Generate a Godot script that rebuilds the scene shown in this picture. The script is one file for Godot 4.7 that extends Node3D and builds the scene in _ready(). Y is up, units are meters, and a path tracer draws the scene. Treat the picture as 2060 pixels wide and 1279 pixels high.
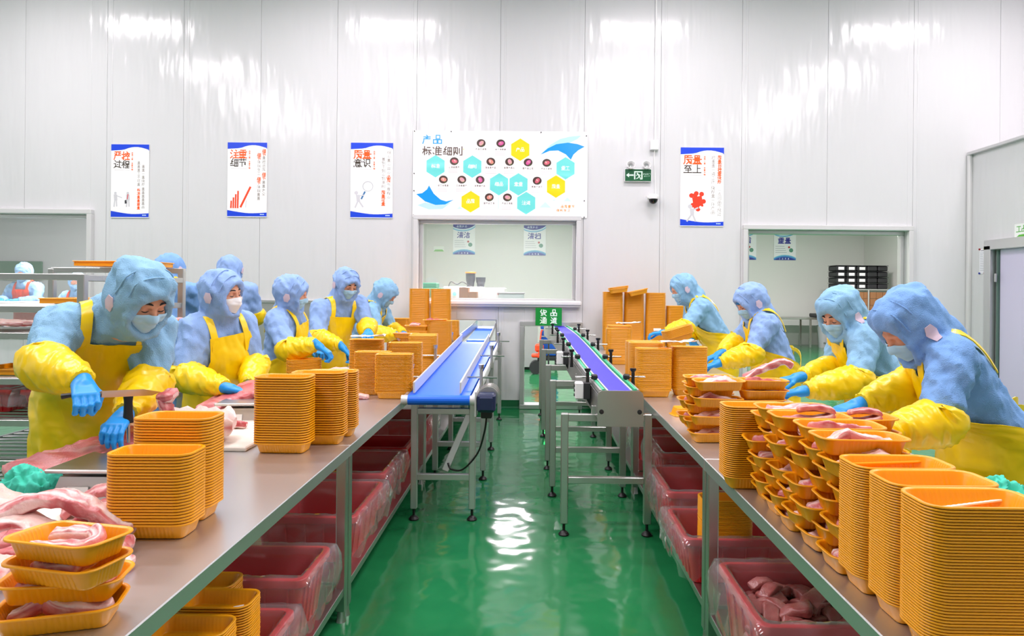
extends Node3D

# A meat packing room. x runs along the back wall, y is up, the room recedes along -z. Distances in metres.
const EYE := 1.53
const WALL := 8.75
var M := {}
var taken := {}
var rng := RandomNumberGenerator.new()
var crease := FastNoiseLite.new()


class Geo:
	var v := PackedVector3Array()
	var n := PackedVector3Array()
	var c := PackedColorArray()
	var uv := PackedVector2Array()
	var ix := PackedInt32Array()

	func put(p: Vector3, q: Vector3, t := Vector2.ZERO, k := Color.WHITE) -> int:
		v.append(p)
		n.append(q)
		uv.append(t)
		c.append(k)
		return v.size() - 1

	# a flat convex face; its front is the side that «out» points to
	func face(pts: Array, out: Vector3, uvs := []) -> void:
		var q: Vector3 = (pts[2] - pts[0]).cross(pts[1] - pts[0])
		if q.length() < 1e-12:
			q = (pts[pts.size() - 1] - pts[0]).cross(pts[1] - pts[0])
		q = q.normalized()
		var turn := q.dot(out) < 0.0
		if turn:
			q = -q
		var first := v.size()
		for i in pts.size():
			put(pts[i], q, uvs[i] if uvs.size() else Vector2.ZERO)
		for i in range(1, pts.size() - 1):
			if turn:
				ix.append_array([first, first + i + 1, first + i])
			else:
				ix.append_array([first, first + i, first + i + 1])

	func box(at: Vector3, size: Vector3, bev := 0.003, b := Basis.IDENTITY) -> void:
		var h := size * 0.5
		bev = minf(bev, minf(h.x, minf(h.y, h.z)) * 0.6)
		var i := h - Vector3.ONE * bev
		for a in 3:
			var a1 := (a + 1) % 3
			var a2 := (a + 2) % 3
			for s in [-1.0, 1.0]:
				var q := []
				for k in [[-1, -1], [1, -1], [1, 1], [-1, 1]]:
					var p := Vector3.ZERO
					p[a] = s * h[a]
					p[a1] = k[0] * i[a1]
					p[a2] = k[1] * i[a2]
					q.append(at + b * p)
				var o := Vector3.ZERO
				o[a] = s
				face(q, b * o)
			if bev > 0.0004:
				for s1 in [-1.0, 1.0]:
					for s2 in [-1.0, 1.0]:
						var q := []
						for k in [[0, -1], [0, 1], [1, 1], [1, -1]]:
							var p := Vector3.ZERO
							p[a] = k[1] * i[a]
							p[a1] = s1 * (h[a1] if k[0] == 0 else i[a1])
							p[a2] = s2 * (i[a2] if k[0] == 0 else h[a2])
							q.append(at + b * p)
						var o := Vector3.ZERO
						o[a1] = s1
						o[a2] = s2
						face(q, b * o)
		if bev > 0.0004:
			for sx in [-1.0, 1.0]:
				for sy in [-1.0, 1.0]:
					for sz in [-1.0, 1.0]:
						face([at + b * Vector3(sx * h.x, sy * i.y, sz * i.z), at + b * Vector3(sx * i.x, sy * h.y, sz * i.z), at + b * Vector3(sx * i.x, sy * i.y, sz * h.z)], b * Vector3(sx, sy, sz))

	# a bar of rectangular section from a to b
	func bar(a: Vector3, b: Vector3, w: float, d: float, bev := 0.003, up := Vector3.UP) -> void:
		var z := (b - a).normalized()
		if absf(z.dot(up)) > 0.98:
			up = Vector3.BACK
		var x := up.cross(z).normalized()
		box((a + b) * 0.5, Vector3(w, d, a.distance_to(b)), bev, Basis(x, z.cross(x), z))

	# a smooth surface through rows of points; «out» picks its front (Vector3.ZERO: away from each row's middle)
	func grid(rows: Array, wrap := false, out := Vector3.ZERO, cols := [], uvs := []) -> void:
		var nr := rows.size()
		var nc: int = rows[0].size()
		var first := v.size()
		for i in nr:
			var r: PackedVector3Array = rows[i]
			for j in nc:
				v.append(r[j])
				n.append(Vector3.ZERO)
				uv.append(uvs[i][j] if uvs.size() else Vector2(float(j) / nc, float(i) / nr))
				c.append(cols[i][j] if cols.size() else Color.WHITE)
		var jt := nc if wrap else nc - 1
		var t := PackedInt32Array()
		for i in nr - 1:
			for j in jt:
				var j2 := (j + 1) % nc
				var a := first + i * nc + j
				var b := first + i * nc + j2
				var d := first + (i + 1) * nc + j
				var e := first + (i + 1) * nc + j2
				t.append_array([a, b, e, a, e, d])
		for k in range(0, t.size(), 3):
			var q := (v[t[k + 2]] - v[t[k]]).cross(v[t[k + 1]] - v[t[k]])
			n[t[k]] += q
			n[t[k + 1]] += q
			n[t[k + 2]] += q
		var agree := 0.0
		for i in nr:
			var mid := Vector3.ZERO
			if out == Vector3.ZERO:
				for j in nc:
					mid += v[first + i * nc + j]
				mid /= nc
			for j in nc:
				var k := first + i * nc + j
				agree += n[k].dot(v[k] - mid if out == Vector3.ZERO else out)
		var s := -1.0 if agree < 0.0 else 1.0
		for k in range(first, v.size()):
			n[k] = (n[k] * s).normalized() if n[k].length() > 1e-14 else Vector3.UP
		if s < 0.0:
			for k in range(0, t.size(), 3):
				ix.append_array([t[k], t[k + 2], t[k + 1]])
		else:
			ix.append_array(t)

	# a round bar along a path; radii may differ by point
	func tube(path: Array, radii, sides := 10, caps := true, squash := 1.0) -> void:
		var rows := []
		var z0: Vector3 = (path[1] - path[0]).normalized()
		var x := z0.cross(Vector3.UP if absf(z0.y) < 0.9 else Vector3.RIGHT).normalized()
		for i in path.size():
			var z: Vector3 = (path[mini(i + 1, path.size() - 1)] - path[maxi(i - 1, 0)]).normalized()
			x = (x - z * x.dot(z)).normalized()
			var y := z.cross(x)
			var r: float = radii if radii is float else radii[i]
			var row := PackedVector3Array()
			for k in sides:
				var a := TAU * k / sides
				row.append(path[i] + x * cos(a) * r + y * sin(a) * r * squash)
			rows.append(row)
		grid(rows, true)
		if caps:
			face(Array(rows[0]), -z0)
			face(Array(rows[-1]), (path[-1] - path[-2]).normalized())

	# a turned shape: profile of (radius, height)
	func lathe(profile: Array, sides := 24, xf := Transform3D.IDENTITY) -> void:
		var rows := []
		for p in profile:
			var row := PackedVector3Array()
			for k in sides:
				var a := TAU * k / sides
				row.append(xf * Vector3(cos(a) * p.x, p.y, sin(a) * p.x))
			rows.append(row)
		# sharp corners: each band has its own vertices
		for i in rows.size() - 1:
			var mid := Vector3.ZERO
			var q: Vector2 = profile[i + 1] - profile[i]
			var o := Vector3(q.y, -q.x, 0.0)
			grid([rows[i], rows[i + 1]], true, Vector3.ZERO if absf(q.y) > absf(q.x) * 0.2 else xf.basis * Vector3(0, -q.x, 0))

	# a flat outline pushed out along z
	func prism(outline: PackedVector2Array, depth: float, xf := Transform3D.IDENTITY) -> void:
		var t := Geometry2D.triangulate_polygon(outline)
		for s in [0.0, 1.0]:
			for k in range(0, t.size(), 3):
				var q := []
				for m in 3:
					q.append(xf * Vector3(outline[t[k + m]].x, outline[t[k + m]].y, s * depth))
				face(q, xf.basis * Vector3(0, 0, s * 2.0 - 1.0))
		var area := 0.0
		for i in outline.size():
			area += outline[i].cross(outline[(i + 1) % outline.size()])
		for i in outline.size():
			var a := outline[i]
			var b := outline[(i + 1) % outline.size()]
			var o := (b - a).orthogonal() * (-1.0 if area < 0.0 else 1.0)
			face([xf * Vector3(a.x, a.y, 0), xf * Vector3(b.x, b.y, 0), xf * Vector3(b.x, b.y, depth), xf * Vector3(a.x, a.y, depth)], xf.basis * Vector3(o.x, o.y, 0) * (1.0 if Vector2(o.x, o.y).dot((b - a).orthogonal() * (1.0 if area > 0.0 else -1.0)) > 0.0 else 1.0))

	func mesh() -> ArrayMesh:
		var a := []
		a.resize(Mesh.ARRAY_MAX)
		a[Mesh.ARRAY_VERTEX] = v
		a[Mesh.ARRAY_NORMAL] = n
		a[Mesh.ARRAY_COLOR] = c
		a[Mesh.ARRAY_TEX_UV] = uv
		a[Mesh.ARRAY_INDEX] = ix
		var m := ArrayMesh.new()
		m.add_surface_from_arrays(Mesh.PRIMITIVE_TRIANGLES, a)
		return m


# ---- naming ----
func numbered(called: String) -> String:
	taken[called] = taken.get(called, -1) + 1
	return called if taken[called] == 0 else "%s_%03d" % [called, taken[called]]


func P(x: float, y: float, z: float) -> Vector3:
	return Vector3(x, y, -z)


func place(called: String, m: Mesh, mt: Material, parent: Node = null) -> MeshInstance3D:
	var o := MeshInstance3D.new()
	o.mesh = m
	o.material_override = mt
	o.name = numbered(called) if parent == null else called
	(self if parent == null else parent).add_child(o, true)
	return o


func part(called: String, g: Geo, mt: Material, parent: Node = null) -> MeshInstance3D:
	return place(called, g.mesh(), mt, parent)


func thing(called: String, label: String, category: String, at := Vector3.ZERO, turn := 0.0, group := "") -> Node3D:
	var o := Node3D.new()
	o.name = numbered(called)
	add_child(o)
	o.position = at
	o.rotation.y = turn
	return tag(o, label, category, group)


func tag(o: Node3D, label: String, category: String, group := "") -> Node3D:
	o.set_meta("label", label)
	o.set_meta("category", category)
	if group:
		o.set_meta("group", group)
	return o


func structure(o: Node3D, label := "") -> Node3D:
	o.set_meta("kind", "structure")
	if label:
		o.set_meta("label", label)
	return o


func copy(o: Node3D, label: String, at: Vector3, turn := 0.0) -> Node3D:
	var r: Node3D = o.duplicate()
	r.name = numbered(String(o.name).rstrip("0123456789").rstrip("_"))
	add_child(r)
	r.position = at
	r.rotation.y = turn
	r.set_meta("label", label)
	return r


# ---- materials ----
func plain(col: Color, rough := 0.5, metal := 0.0, spec := 0.5) -> StandardMaterial3D:
	var m := StandardMaterial3D.new()
	m.albedo_color = col
	m.roughness = rough
	m.metallic = metal
	m.metallic_specular = spec
	return m


func noise_tex(freq: float, seed_n: int, size := 512, octaves := 4, kind := FastNoiseLite.TYPE_SIMPLEX_SMOOTH) -> NoiseTexture2D:
	var f := FastNoiseLite.new()
	f.noise_type = kind
	f.frequency = freq
	f.seed = seed_n
	f.fractal_octaves = octaves
	var t := NoiseTexture2D.new()
	t.width = size
	t.height = size
	t.seamless = true
	t.noise = f
	return t


func relief(m: StandardMaterial3D, tex: Texture2D, scale: Vector3, cm: float, world := true) -> void:
	m.heightmap_enabled = true
	m.heightmap_texture = tex
	m.heightmap_scale = cm
	m.uv1_triplanar = true
	m.uv1_world_triplanar = world
	m.uv1_scale = scale


func tinted(m: StandardMaterial3D, freq: float, seed_n: int, a: Color, b: Color, scale: Vector3, world := true) -> void:
	var t := noise_tex(freq, seed_n)
	var g := Gradient.new()
	g.set_color(0, a)
	g.set_color(1, b)
	t.color_ramp = g
	m.albedo_texture = t
	m.uv1_triplanar = true
	m.uv1_world_triplanar = world
	m.uv1_scale = scale


func make_materials() -> void:
	var soft := noise_tex(0.006, 3, 512, 3)
	var fine := noise_tex(0.03, 5, 512, 4)
	var m := plain(Color(0.85, 0.855, 0.86), 0.15)
	relief(m, soft, Vector3(1.3, 0.26, 1.3), 0.6)
	M.wall = m
	m = plain(Color(0.9, 0.9, 0.9), 0.35)
	M.white_trim = m
	M.joint = plain(Color(0.74, 0.75, 0.76), 0.6)
	M.inner_wall = plain(Color(0.88, 0.885, 0.86), 0.4)
	M.ceiling = plain(Color(0.85, 0.86, 0.86), 0.5)
	m = plain(Color.WHITE, 0.1)
	tinted(m, 0.01, 8, Color(0.12, 0.455, 0.265), Color(0.15, 0.49, 0.29), Vector3(0.6, 0.6, 0.6))
	m.heightmap_enabled = true
	m.heightmap_texture = noise_tex(0.012, 12, 512, 2)
	m.heightmap_scale = 0.35
	M.floor = m
	M.green_base = plain(Color(0.03, 0.36, 0.2), 0.3)
	# brushed stainless steel
	m = plain(Color(0.8, 0.8, 0.8), 0.3, 0.82)
	M.steel_top = m
	m = plain(Color(0.78, 0.775, 0.765), 0.34, 1.0)
	relief(m, fine, Vector3(2, 2, 2), 0.004)
	M.steel = m
	M.alu = plain(Color(0.82, 0.82, 0.82), 0.38, 0.85)
	M.alu_white = plain(Color(0.86, 0.86, 0.86), 0.35, 0.2)
	M.chrome = plain(Color(0.8, 0.8, 0.8), 0.16, 1.0)
	M.black = plain(Color(0.06, 0.06, 0.065), 0.45)
	M.dark = plain(Color(0.16, 0.16, 0.17), 0.5)
	M.grey = plain(Color(0.6, 0.61, 0.61), 0.45)
	M.white = plain(Color(0.93, 0.93, 0.93), 0.45)
	M.paper = plain(Color(0.95, 0.95, 0.94), 0.7)
	M.blue_belt = plain(Color(0.06, 0.42, 0.93), 0.42)
	M.violet_belt = plain(Color(0.24, 0.2, 0.84), 0.45)
	M.rail_green = plain(Color(0.25, 0.75, 0.55), 0.4)
	M.navy = plain(Color(0.1, 0.15, 0.3), 0.4)
	m = plain(Color(0.965, 0.645, 0.06), 0.3)
	M.tray = m
	m = plain(Color(0.8, 0.03, 0.09), 0.3)
	M.crate = m
	m = plain(Color(0.54, 0.725, 0.86), 0.85)
	relief(m, noise_tex(0.09, 31, 512, 3), Vector3(4, 4, 4), 0.25, false)
	m.rim_enabled = true
	m.rim = 0.25
	m.rim_tint = 0.5
	M.suit = m
	var m2: StandardMaterial3D = m.duplicate()
	m2.albedo_color = Color(0.56, 0.69, 0.89)
	M.suit_violet = m2
	m2 = m.duplicate()
	m2.albedo_color = Color(0.48, 0.66, 0.89)
	M.suit_deep = m2
	m = plain(Color(0.99, 0.83, 0.02), 0.3)
	relief(m, noise_tex(0.012, 33, 512, 2), Vector3(1.6, 1.6, 1.6), 0.5, false)
	M.apron = m
	M.glove = plain(Color(0.08, 0.58, 0.9), 0.42)
	M.glove_dark = plain(Color(0.1, 0.33, 0.52), 0.4)
	M.teal = plain(Color(0.3, 0.85, 0.74), 0.8)
	m = plain(Color(0.85, 0.63, 0.52), 0.5)
	m.subsurf_scatter_enabled = true
	m.subsurf_scatter_strength = 0.15
	m.vertex_color_use_as_albedo = true
	m.albedo_color = Color.WHITE
	M.skin = m
	M.mask_blue = plain(Color(0.66, 0.83, 0.93), 0.85)
	M.mask_white = plain(Color(0.95, 0.95, 0.95), 0.85)
	M.hair = plain(Color(0.05, 0.045, 0.045), 0.6)
	M.eye_dark = plain(Color(0.08, 0.06, 0.05), 0.3)
	M.patch = plain(Color(0.86, 0.78, 0.84), 0.9)
	M.collar = plain(Color(0.12, 0.12, 0.15), 0.8)
	M.boot = plain(Color(0.05, 0.05, 0.06), 0.35)
	m = plain(Color.WHITE, 0.3)
	m.vertex_color_use_as_albedo = true
	m.subsurf_scatter_enabled = true
	m.subsurf_scatter_strength = 0.2
	relief(m, noise_tex(0.04, 41, 512, 3), Vector3(5, 5, 5), 0.12, false)
	M.meat = m
	m = plain(Color(0.95, 0.95, 0.97, 0.1), 0.1)
	m.transparency = BaseMaterial3D.TRANSPARENCY_ALPHA
	M.film = m
	m = plain(Color(0.93, 0.97, 0.95, 0.06), 0.03)
	m.transparency = BaseMaterial3D.TRANSPARENCY_ALPHA
	M.glass = m
	M.board = plain(Color(0.93, 0.91, 0.86), 0.5)
	M.carton = plain(Color(0.62, 0.43, 0.28), 0.8)
	M.red_grip = plain(Color(0.72, 0.1, 0.14), 0.4)
	M.hi_orange = plain(Color(0.95, 0.25, 0.06), 0.6)
	m = plain(Color(1, 1, 1), 0.5)
	m.emission_enabled = true
	m.emission = Color(1, 0.99, 0.97)
	m.emission_energy_multiplier = 3.0
	M.lamp = m


func _ready() -> void:
	rng.seed = 7
	crease.seed = 4
	crease.noise_type = FastNoiseLite.TYPE_SIMPLEX_SMOOTH
	crease.frequency = 1.0
	crease.fractal_octaves = 3
	make_camera()
	make_light()
	make_materials()
	make_room()
	make_lamps()
	make_wall_things()
	make_back_rooms()
	make_tables()
	make_blue_conveyor()
	make_violet_conveyor()
	make_rack()
	make_tray_stacks()
	make_loaded_trays()
	make_crates()
	make_meat()
	make_table_things()
	make_people()


func make_camera() -> void:
	# a level lens shifted sideways and upwards, turned half a degree about its own axis
	var cam := Camera3D.new()
	cam.name = "camera"
	var near := 0.05
	var px := near / 1373.0
	cam.set_frustum(1279.0 * px, Vector2(-45.0 * px, -57.5 * px), near, 60.0)
	cam.position = Vector3(0, EYE, 0)
	cam.rotation.z = 0.009
	add_child(cam)
	cam.current = true


func make_light() -> void:
	var we := WorldEnvironment.new()
	we.name = "environment"
	var e := Environment.new()
	e.background_mode = Environment.BG_COLOR
	e.background_color = Color(0.5, 0.5, 0.5)
	e.tonemap_mode = Environment.TONE_MAPPER_LINEAR
	e.tonemap_exposure = 1.0
	e.sdfgi_enabled = true
	e.ssao_enabled = true
	e.ssil_enabled = true
	we.environment = e
	add_child(we)


func make_lamps() -> void:
	# rows of flat panels under the ceiling, out of the frame but mirrored in walls, floor and steel
	var body := Geo.new()
	body.box(Vector3(0, 0.03, 0), Vector3(1.24, 0.06, 0.34), 0.006)
	var bm := body.mesh()
	var glow := Geo.new()
	glow.box(Vector3(0, -0.004, 0), Vector3(1.2, 0.008, 0.3), 0.002)
	var gm := glow.mesh()
	var n := 0
	for xx in [-6.0, -2.2, 1.6, 5.4]:
		for zz in [0.9, 2.9, 4.9, 7.0]:
			n += 1
			var t := thing("ceiling_light", "flat panel lamp under the hall ceiling, lamp %d from the rack side, row %d" % [(n - 1) / 4 + 1, (n - 1) % 4 + 1], "lamp", P(xx, 5.55, zz), 0.0, "panel lamps under the hall ceiling")
			place("housing", bm, M.white, t)
			place("diffuser", gm, M.lamp, t)
			lamp_light(t, Vector2(1.2, 0.3), LIGHT)
	for q in [[-0.8, 10.4, 3.75], [-0.8, 15.0, 3.75], [4.2, 10.6, 3.75], [6.6, 15.0, 3.75], [-7.2, 11.0, 3.75]]:
		n += 1
		var t := thing("ceiling_light", "flat white panel lamp under the low ceiling of a back room, number %d" % (n - 16), "lamp", P(q[0], q[2], q[1]), 0.0, "panel lamps in the back rooms")
		place("housing", bm, M.white, t)
		place("diffuser", gm, M.lamp, t)
		lamp_light(t, Vector2(1.2, 0.3), LIGHT * 4.2)


const LIGHT := 6.9


func lamp_light(t: Node3D, size: Vector2, energy: float) -> void:
	var l := AreaLight3D.new()
	l.name = "light"
	l.area_size = size
	l.area_normalize_energy = true
	l.light_energy = energy
	l.light_color = Color(1.0, 0.955, 0.98)
	l.area_range = 30.0
	l.shadow_enabled = true
	l.position = Vector3(0, -0.02, 0)
	l.rotation.x = -PI / 2
	t.add_child(l)


# ---- the room ----
func slab(called: String, at: Vector3, size: Vector3, mt: Material, label := "") -> Node3D:
	var g := Geo.new()
	g.box(at, size, 0.0)
	return structure(part(called, g, mt), label)


# rectangles (x0, y0, x1, y1) left of a rectangle when others are cut out of it
func cut(r: Rect2, holes: Array) -> Array:
	var out := [r]
	for h in holes:
		var next := []
		for q in out:
			var i: Rect2 = q.intersection(h)
			if i.size.x < 0.001 or i.size.y < 0.001:
				next.append(q)
				continue
			if i.position.x - q.position.x > 0.001:
				next.append(Rect2(q.position.x, q.position.y, i.position.x - q.position.x, q.size.y))
			if q.end.x - i.end.x > 0.001:
				next.append(Rect2(i.end.x, q.position.y, q.end.x - i.end.x, q.size.y))
			if i.position.y - q.position.y > 0.001:
				next.append(Rect2(i.position.x, q.position.y, i.size.x, i.position.y - q.position.y))
			if q.end.y - i.end.y > 0.001:
				next.append(Rect2(i.position.x, i.end.y, i.size.x, q.end.y - i.end.y))
		out = next
	return out


func frame_geo(x0: float, y0: float, x1: float, y1: float, w: float, d: float, z: float, sill := true) -> Geo:
	var g := Geo.new()
	g.box(P((x0 + x1) / 2, y1 - w / 2, z), Vector3(x1 - x0, w, d), 0.006)
	if sill:
		g.box(P((x0 + x1) / 2, y0 + w / 2, z), Vector3(x1 - x0, w, d), 0.006)
	var lo := y0 + (w if sill else 0.0)
	for s in [0, 1]:
		g.box(P(x0 + w / 2 if s == 0 else x1 - w / 2, (lo + y1 - w) / 2, z), Vector3(w, y1 - w - lo, d), 0.006)
	return g


func make_room() -> void:
	slab("floor", P(-1, -0.1, 8.0), Vector3(22.6, 0.2, 24.2), M.floor, "glossy green resin floor of the packing hall and back rooms")
	slab("ceiling", P(0, 5.7, 2.4), Vector3(20, 0.2, 12.9), M.ceiling, "white ceiling of the packing hall")
	slab("wall_left", P(-9.1, 2.8, 2.4), Vector3(0.2, 5.8, 12.9), M.wall, "white panel side wall of the hall")
	slab("wall_right", P(9.1, 2.8, 2.4), Vector3(0.2, 5.8, 12.9), M.wall, "white panel side wall of the hall behind the cold room")
	slab("wall_front", P(0, 2.8, -3.95), Vector3(18.4, 5.8, 0.2), M.wall, "white wall of the hall opposite the posters")
	# openings in the back wall
	var left_win := Rect2(-8.4, 0.95, 2.7, 1.5)
	var mid_win := Rect2(-1.50, 1.355, 2.04, 1.065)
	var low_gap := Rect2(-0.12, 0.04, 0.68, 1.02)
	var chute := Rect2(-0.99, 0.84, 0.50, 0.29)
	var door_gap := Rect2(2.72, 0.0, 2.05, 2.32)
	var holes := [left_win, mid_win, low_gap, chute, door_gap]
	var back := Node3D.new()
	back.name = "wall_back"
	add_child(back)
	structure(back, "tall glossy white wall of upright panels with posters, windows and hatches")
	var seams := [-9.0, -7.6, -6.55, -5.5, -4.52, -3.53, -2.55, -1.53, -0.46, 0.62, 1.6, 2.64, 3.74, 4.84, 5.95, 7.0, 8.05, 9.0]
	for i in seams.size() - 1:
		var g := Geo.new()
		for r in cut(Rect2(seams[i] + 0.0015, 0.0, seams[i + 1] - seams[i] - 0.003, 5.6), holes):
			g.box(P(r.position.x + r.size.x / 2, r.position.y + r.size.y / 2, WALL + 0.05), Vector3(r.size.x, r.size.y, 0.1), 0.002)
		part("panel", g, M.wall, back)
	var core := Geo.new()
	for r in cut(Rect2(-9.0, 0.0, 18.0, 5.6), holes):
		core.box(P(r.position.x + r.size.x / 2, r.position.y + r.size.y / 2, WALL + 0.13), Vector3(r.size.x, r.size.y, 0.055), 0.0)
	part("core", core, M.joint, back)
	# thin raised ribs beside some joints
	for x in [-5.44, -4.46, -1.59, -0.40, 1.66, 2.70, 4.90]:
		var g := Geo.new()
		for r in cut(Rect2(x - 0.012, 0.12, 0.024, 5.4), holes):
			g.box(P(x, r.position.y + r.size.y / 2, WALL - 0.001), Vector3(0.024, r.size.y, 0.006), 0.002)
		part("rib", g, M.wall, back)
	# green coved skirting
	var base := Node3D.new()
	base.name = "baseboard_back"
	add_child(base)
	structure(base, "green coved skirting along the foot of the white wall")
	for s in [[-9.0, -0.17], [0.61, 2.66], [4.83, 5.5]]:
		var g := Geo.new()
		var a := PackedVector2Array([Vector2(0, 0), Vector2(0.06, 0), Vector2(0.03, 0.012), Vector2(0.012, 0.03), Vector2(0.008, 0.11), Vector2(0, 0.11)])
		g.prism(a, s[1] - s[0], Transform3D(Basis(Vector3(0, 0, 1), Vector3(0, 1, 0), Vector3(-1, 0, 0)), P(s[1], 0, WALL)))
		part("skirting", g, M.green_base, base)
	# windows
	make_window("window_1", left_win, "wide window into the neighbouring cutting room behind the steel rack")
	make_window("window_2", mid_win, "clear window in a grey aluminium frame under the product banner")
	var d := Node3D.new()
	d.name = "door_1"
	add_child(d)
	structure(d, "wide grey framed opening into the storage room behind the right row of workers")
	part("door_frame", frame_geo(2.66, 0.0, 4.83, 2.38, 0.06, 0.24, WALL + 0.06, false), M.alu_white, d)
	part("stop", frame_geo(2.72, 0.0, 4.77, 2.32, 0.05, 0.08, WALL + 0.10, false), M.alu, d)
	var h := Node3D.new()
	h.name = "trim_1"
	add_child(h)
	structure(h, "bright metal frame round the low conveyor hatch")
	part("frame", frame_geo(-0.18, -0.0, 0.62, 1.12, 0.06, 0.2, WALL + 0.05), M.alu, h)
	h = Node3D.new()
	h.name = "trim_2"
	add_child(h)
	structure(h, "thin steel edging round the slot where the blue belt leaves the hall")
	part("frame", frame_geo(-1.0, 0.83, -0.48, 1.14, 0.012, 0.14, WALL + 0.06), M.steel, h)
	# stainless lining along the lower wall behind the left row
	var g := Geo.new()
	g.box(P(-3.55, 0.72, WALL - 0.012), Vector3(2.2, 1.22, 0.02), 0.003)
	g.box(P(-3.55, 1.345, WALL - 0.02), Vector3(2.24, 0.035, 0.04), 0.004)
	structure(part("trim_3", g, M.steel_top), "stainless steel lining on the lower white wall behind the left row")
	# cold room with its own wall at right angles
	var w := Node3D.new()
	w.name = "wall_cold_room"
	add_child(w)
	structure(w, "white panelled side of the walk-in cold room")
	var side := Geo.new()
	for r in cut(Rect2(3.0, 0.0, WALL - 3.0, 3.3), [Rect2(7.0, 0.0, 1.26, 2.06)]):
		side.box(P(5.57 + 0.05, r.position.y + r.size.y / 2, r.position.x + r.size.x / 2), Vector3(0.1, r.size.y, r.size.x), 0.0)
	part("panel", side, M.wall, w)
	side = Geo.new()
	side.box(P(7.3, 3.25, 5.9), Vector3(3.4, 0.1, 5.7), 0.0)
	side.box(P(7.3, 1.62, 2.97), Vector3(3.5, 3.3, 0.08), 0.0)
	part("roof_panel", side, M.wall, w)
	side = Geo.new()
	side.tube([P(5.55, 0.1, WALL - 0.03), P(5.55, 3.3, WALL - 0.03)], 0.035, 12)
	part("corner_post", side, M.alu_white, w)
	side = Geo.new()
	side.box(P(5.56, 3.31, 5.9), Vector3(0.1, 0.04, 5.65), 0.006)
	part("capping", side, M.alu, w)
	# its door: frame, jamb and the pale leaf
	d = Node3D.new()
	d.name = "door_2"
	add_child(d)
	structure(d, "pale lilac cold room door in a steel frame")
	g = Geo.new()
	g.box(P(5.55, 1.05, 8.26 + 0.06), Vector3(0.08, 2.12, 0.12), 0.005)
	g.box(P(5.55, 1.05, 6.94), Vector3(0.08, 2.12, 0.12), 0.005)
	g.box(P(5.55, 2.12, 7.63), Vector3(0.08, 0.12, 1.5), 0.005)
	part("door_frame", g, M.alu, d)
	g = Geo.new()
	g.box(P(5.63, 1.07, 7.6), Vector3(0.08, 1.98, 1.20), 0.008)
	part("leaf", g, plain(Color(0.84, 0.81, 0.92), 0.28), d)
	g = Geo.new()
	g.box(P(5.585, 1.05, 8.22), Vector3(0.03, 2.0, 0.03), 0.004)
	part("seal", g, plain(Color(0.36, 0.46, 0.43), 0.5), d)
	g = Geo.new()
	for y in [1.72, 0.4]:
		g.tube([P(5.54, y - 0.05, 8.2), P(5.54, y + 0.05, 8.2)], 0.014, 10)
	part("hinge", g, M.chrome, d)


func make_window(called: String, r: Rect2, label: String) -> void:
	var w := Node3D.new()
	w.name = called
	add_child(w)
	structure(w, label)
	part("window_frame", frame_geo(r.position.x - 0.05, r.position.y - 0.05, r.end.x + 0.05, r.end.y + 0.05, 0.06, 0.26, WALL + 0.06), M.alu_white, w)
	part("sash", frame_geo(r.position.x + 0.01, r.position.y + 0.01, r.end.x - 0.01, r.end.y - 0.01, 0.045, 0.05, WALL + 0.08), M.alu, w)
	var g := Geo.new()
	g.box(P(r.position.x + r.size.x / 2, r.position.y + 0.0, WALL - 0.03), Vector3(r.size.x + 0.12, 0.06, 0.12), 0.015)
	part("window_sill", g, M.white_trim, w)
	g = Geo.new()
	g.box(P(r.position.x + r.size.x / 2, r.position.y + r.size.y / 2, WALL + 0.08), Vector3(r.size.x - 0.1, r.size.y - 0.1, 0.006), 0.0)
	part("pane", g, M.glass, w)


# ---- print: posters are drawn into images with strokes and filled shapes ----
class Sheet:
	var im: Image
	var w: int
	var h: int

	func start(ww: int, hh: int, col: Color) -> Sheet:
		w = ww
		h = hh
		im = Image.create(w, h, false, Image.FORMAT_RGB8)
		im.fill(col)
		return self

	func poly(pts: Array, col: Color) -> void:
		var lo := 1e9
		var hi := -1e9
		for p in pts:
			lo = minf(lo, p.y)
			hi = maxf(hi, p.y)
		for y in range(maxi(int(floor(lo)), 0), mini(int(ceil(hi)) + 1, h)):
			var xs := []
			var yy := y + 0.5
			for i in pts.size():
				var a: Vector2 = pts[i]
				var b: Vector2 = pts[(i + 1) % pts.size()]
				if (a.y <= yy) != (b.y <= yy):
					xs.append(a.x + (b.x - a.x) * (yy - a.y) / (b.y - a.y))
			xs.sort()
			for k in range(0, xs.size() - 1, 2):
				var x0 := maxi(roundi(xs[k]), 0)
				var x1 := mini(roundi(xs[k + 1]), w)
				if x1 > x0:
					im.fill_rect(Rect2i(x0, y, x1 - x0, 1), col)

	func disc(c: Vector2, r: float, col: Color, ry := -1.0, rot := 0.0) -> void:
		var q := []
		for k in 28:
			var a := TAU * k / 28
			q.append(c + Vector2(cos(a) * r, sin(a) * (r if ry < 0 else ry)).rotated(rot))
		poly(q, col)

	func line(a: Vector2, b: Vector2, t: float, col: Color) -> void:
		var d := (b - a).normalized() * t * 0.5
		var n := d.orthogonal()
		poly([a - d + n, b + d + n, b + d - n, a - d - n], col)

	func hexagon(c: Vector2, r: float, col: Color, border := 0.0, inner := Color.WHITE) -> void:
		for s in [0, 1]:
			if s == 1 and border == 0.0:
				break
			var q := []
			for k in 6:
				var a := TAU * k / 6 + PI / 6
				q.append(c + Vector2(cos(a) * 0.98, sin(a) * 1.05) * (r - border * s))
			poly(q, col if s == 0 else inner)


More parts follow.
